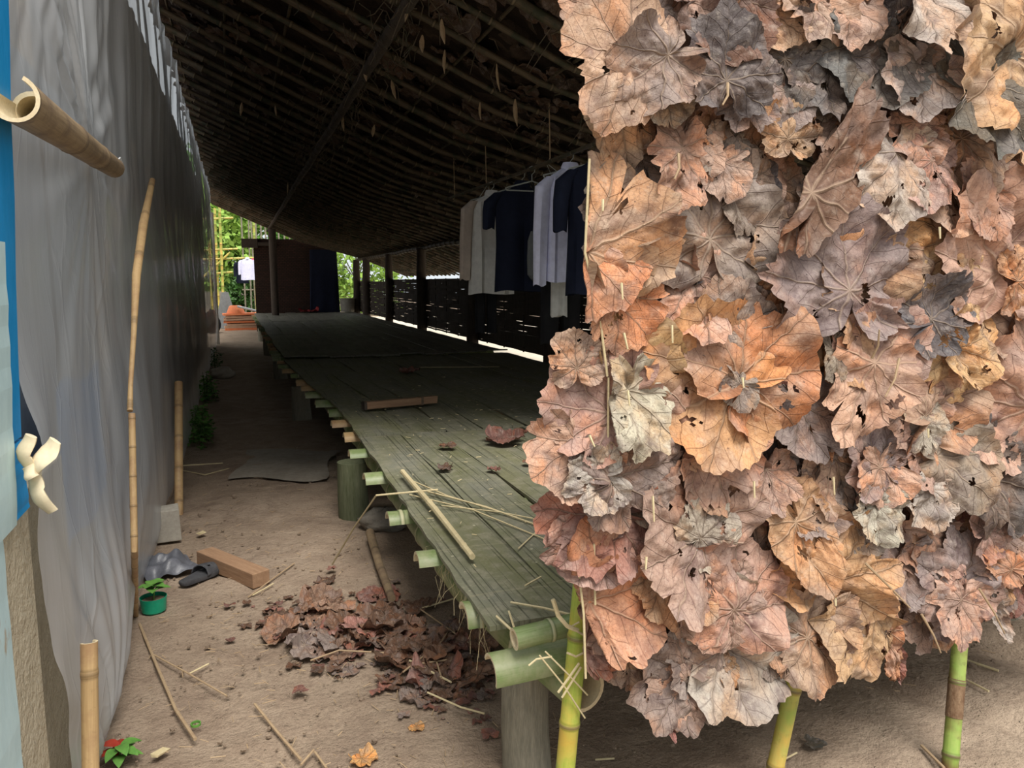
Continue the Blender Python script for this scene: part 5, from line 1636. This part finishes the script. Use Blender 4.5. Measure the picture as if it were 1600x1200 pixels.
def build_outside():
    rs = np.random.RandomState(81)
    # beyond the far end
    bush('tree', (-.9, 36, 3.0), (2.2, 2, 2.6), 5200, .30, 'foliage_lime', 'bright green broad-leaved tree beyond the far opening', 'tree', 1)
    bush('tree', (1.5, 38, 3.4), (2.4, 2, 3.0), 5200, .28, 'foliage', 'mid green tree behind the cane fence beyond the cross wall', 'tree', 2)
    bush('tree', (-2.8, 42, 4.0), (3, 2, 4), 5000, .34, 'foliage', 'tall green tree farthest beyond the opening', 'tree', 3)
    bush('shrub', (.35, 31.3, .95), (.8, .7, .9), 2200, .20, 'foliage_dark', 'dark leafy shrub under the washing beyond the far end', 'shrub', 4)
    bush('tree', (5.2, 36, 3), (2.6, 2, 3.2), 4200, .3, 'foliage_lime', 'pale green tree seen between the farthest posts', 'tree', 5)
    # low masonry wall, bamboo frame, cane fence
    mb = MB().box((.1, 33.5, .55), (5.0, .25, 1.1))
    o = mb.build('garden_wall', M['stone'], smooth=False); tag(o, 'low grey wall behind the washing beyond the far end', 'wall')
    root = empty('drying_frame', (-.2, 28.5, 0), 0, 'bamboo drying frame standing beyond the far opening', 'frame')
    for x, y in ((-.62, 0), (-.42, .4), (-.25, -.2), (.85, .5)):
        MB().tube([(x, y, -.05), (x + .03, y, 4.0)], .045, n=8, node=.06, period=.35).build('pole', M['b_yellow'], root)
    for z, x0, x1 in ((2.55, -.9, .3), (2.25, -.9, 1.0), (1.75, -.8, .1), (3.6, -.8, .2)):
        MB().tube([(x0, .1, z), (x1, .2, z + .08)], .035, n=8, node=.06, period=.35).build('rail', M['b_yellow'], root)
    MB().tube([(-.85, .0, 1.65), (.05, .1, 2.5)], .035, n=8).build('brace', M['b_yellow'], root)
    root = empty('cane_fence', (1.3, 30, 0), 0, 'tall grey cane fence beyond the cross wall', 'fence')
    for k in range(16):
        x = -1.0 + k * .16 + rs.uniform(-.03, .03)
        MB().tube([(x, 0, -.05), (x + rs.uniform(-.05, .05), 0, 4.4)], .032, n=6, node=.06, period=.35).build('cane', M['post'], root)
    for z in (1.2, 3.9): MB().tube([(-1.1, .04, z), (1.6, .04, z)], .025, n=6).build('rail', M['post'], root)
    # washing
    C = [('shirt', .40, 28.42, 2.30, 'whiteplastic', 'pale blue-white shirt on the drying frame beyond the far end', .22, .75, 'shirt'),
         ('shirt', .22, 28.95, 2.24, 'navy', 'navy shirt on the drying frame beside the pale one', .2, .8, 'shirt')]
    for nm, x, y, z, m, lab, hw, L, cat in C:
        shirt(nm, x, y, z, .1, M['lilac'] if m == 'whiteplastic' else M[m], lab, cat, L=L, hw=hw, sleeve=.5, hang=False, seed=int(x * 100))
    o = loft('pink_cloth', [(0, 0, 0, .16, .04), (0, 0, -.35, .18, .05)], M['pink'], None, seed=2); o.location = (.70, 28.62, 2.30); tag(o, 'bright pink cloth on the drying frame', 'cloth')
    o = loft('red_cloth', [(0, 0, 0, .10, .04), (0, 0, -.9, .14, .05)], M['red'], None, seed=3); o.location = (.86, 28.35, 2.12); tag(o, 'dark red cloth on the drying frame beside the pink one', 'cloth')
    # stack of boards, orange basin, white pipe, grey film
    for k in range(7):
        mb = MB().box((0, 0, 0), (1.35 - .05 * (k % 3), .6, .055), rs=rs, j=.015)
        o = mb.build('board', M['tilebrown' if k % 3 else 'orange'], smooth=False); o.location = (.25 + rs.uniform(-.06, .06), 25.6, .03 + k * .078); o.rotation_euler = (0, 0, rs.uniform(-.08, .08))
        tag(o, 'faded reddish board in the low stack beyond the end of the platform', 'board', 'stacked boards beyond the platform')
    root = empty('orange_basin', (-.05, 25.6, .50), 0, 'orange plastic basin upside down on the stacked boards', 'basin')
    MB().tube([(0, 0, 0), (0, 0, .05), (0, 0, .22), (0, 0, .26)], [.28, .27, .20, .16], n=20).build('body', M['orange'], root)
    MB().tube([(0, 0, 0), (0, 0, .02)], [.30, .30], n=20).build('rim', M['orange'], root)
    o = MB().tube([(-.0, 25.3, .74), (.72, 25.3, .55)], .035, n=10).build('white_pipe', M['whiteplastic']); tag(o, 'white plastic pipe leaning on the stacked boards', 'pipe')
    o = loft('grey_tarpaulin', [(0, 0, 0, .10, .08), (0, 0, -.5, .22, .12), (0, 0, -1.15, .34, .2)], M['greybag'], None, seed=6, fold=.05); o.location = (-.35, 26.6, 1.16); tag(o, 'grey tarpaulin draped beyond the far jamb', 'tarpaulin')
    mb = MB().box((8.0, 16, .004), (7.2, 34, .03)); o = mb.build('path', M['yard'], smooth=False); tag(o, 'pale open yard outside the slat wall', 'yard', kind='structure')  # added as a reflector: bounces light onto the underside of the overhang
    # unseen bushes added outside the slat wall to block sky light from the right
    k = 0
    for (x, y, z, r) in ((8.6, 3.0, 1.6, 1.9), (9.2, 7.4, 1.9, 2.1), (9.6, 11.8, 1.7, 1.9)):
        bush('hedge_bush', (x, y, z), (1.4, 1.7, r), 2600, .24, 'foliage_dark', ['bush outside the slat wall, nearest the leaf screen', 'bush outside the slat wall behind the hanging clothes', 'bush outside the slat wall, farthest of the hedge'][k], 'bush', 20 + k); k += 1
build_outside()
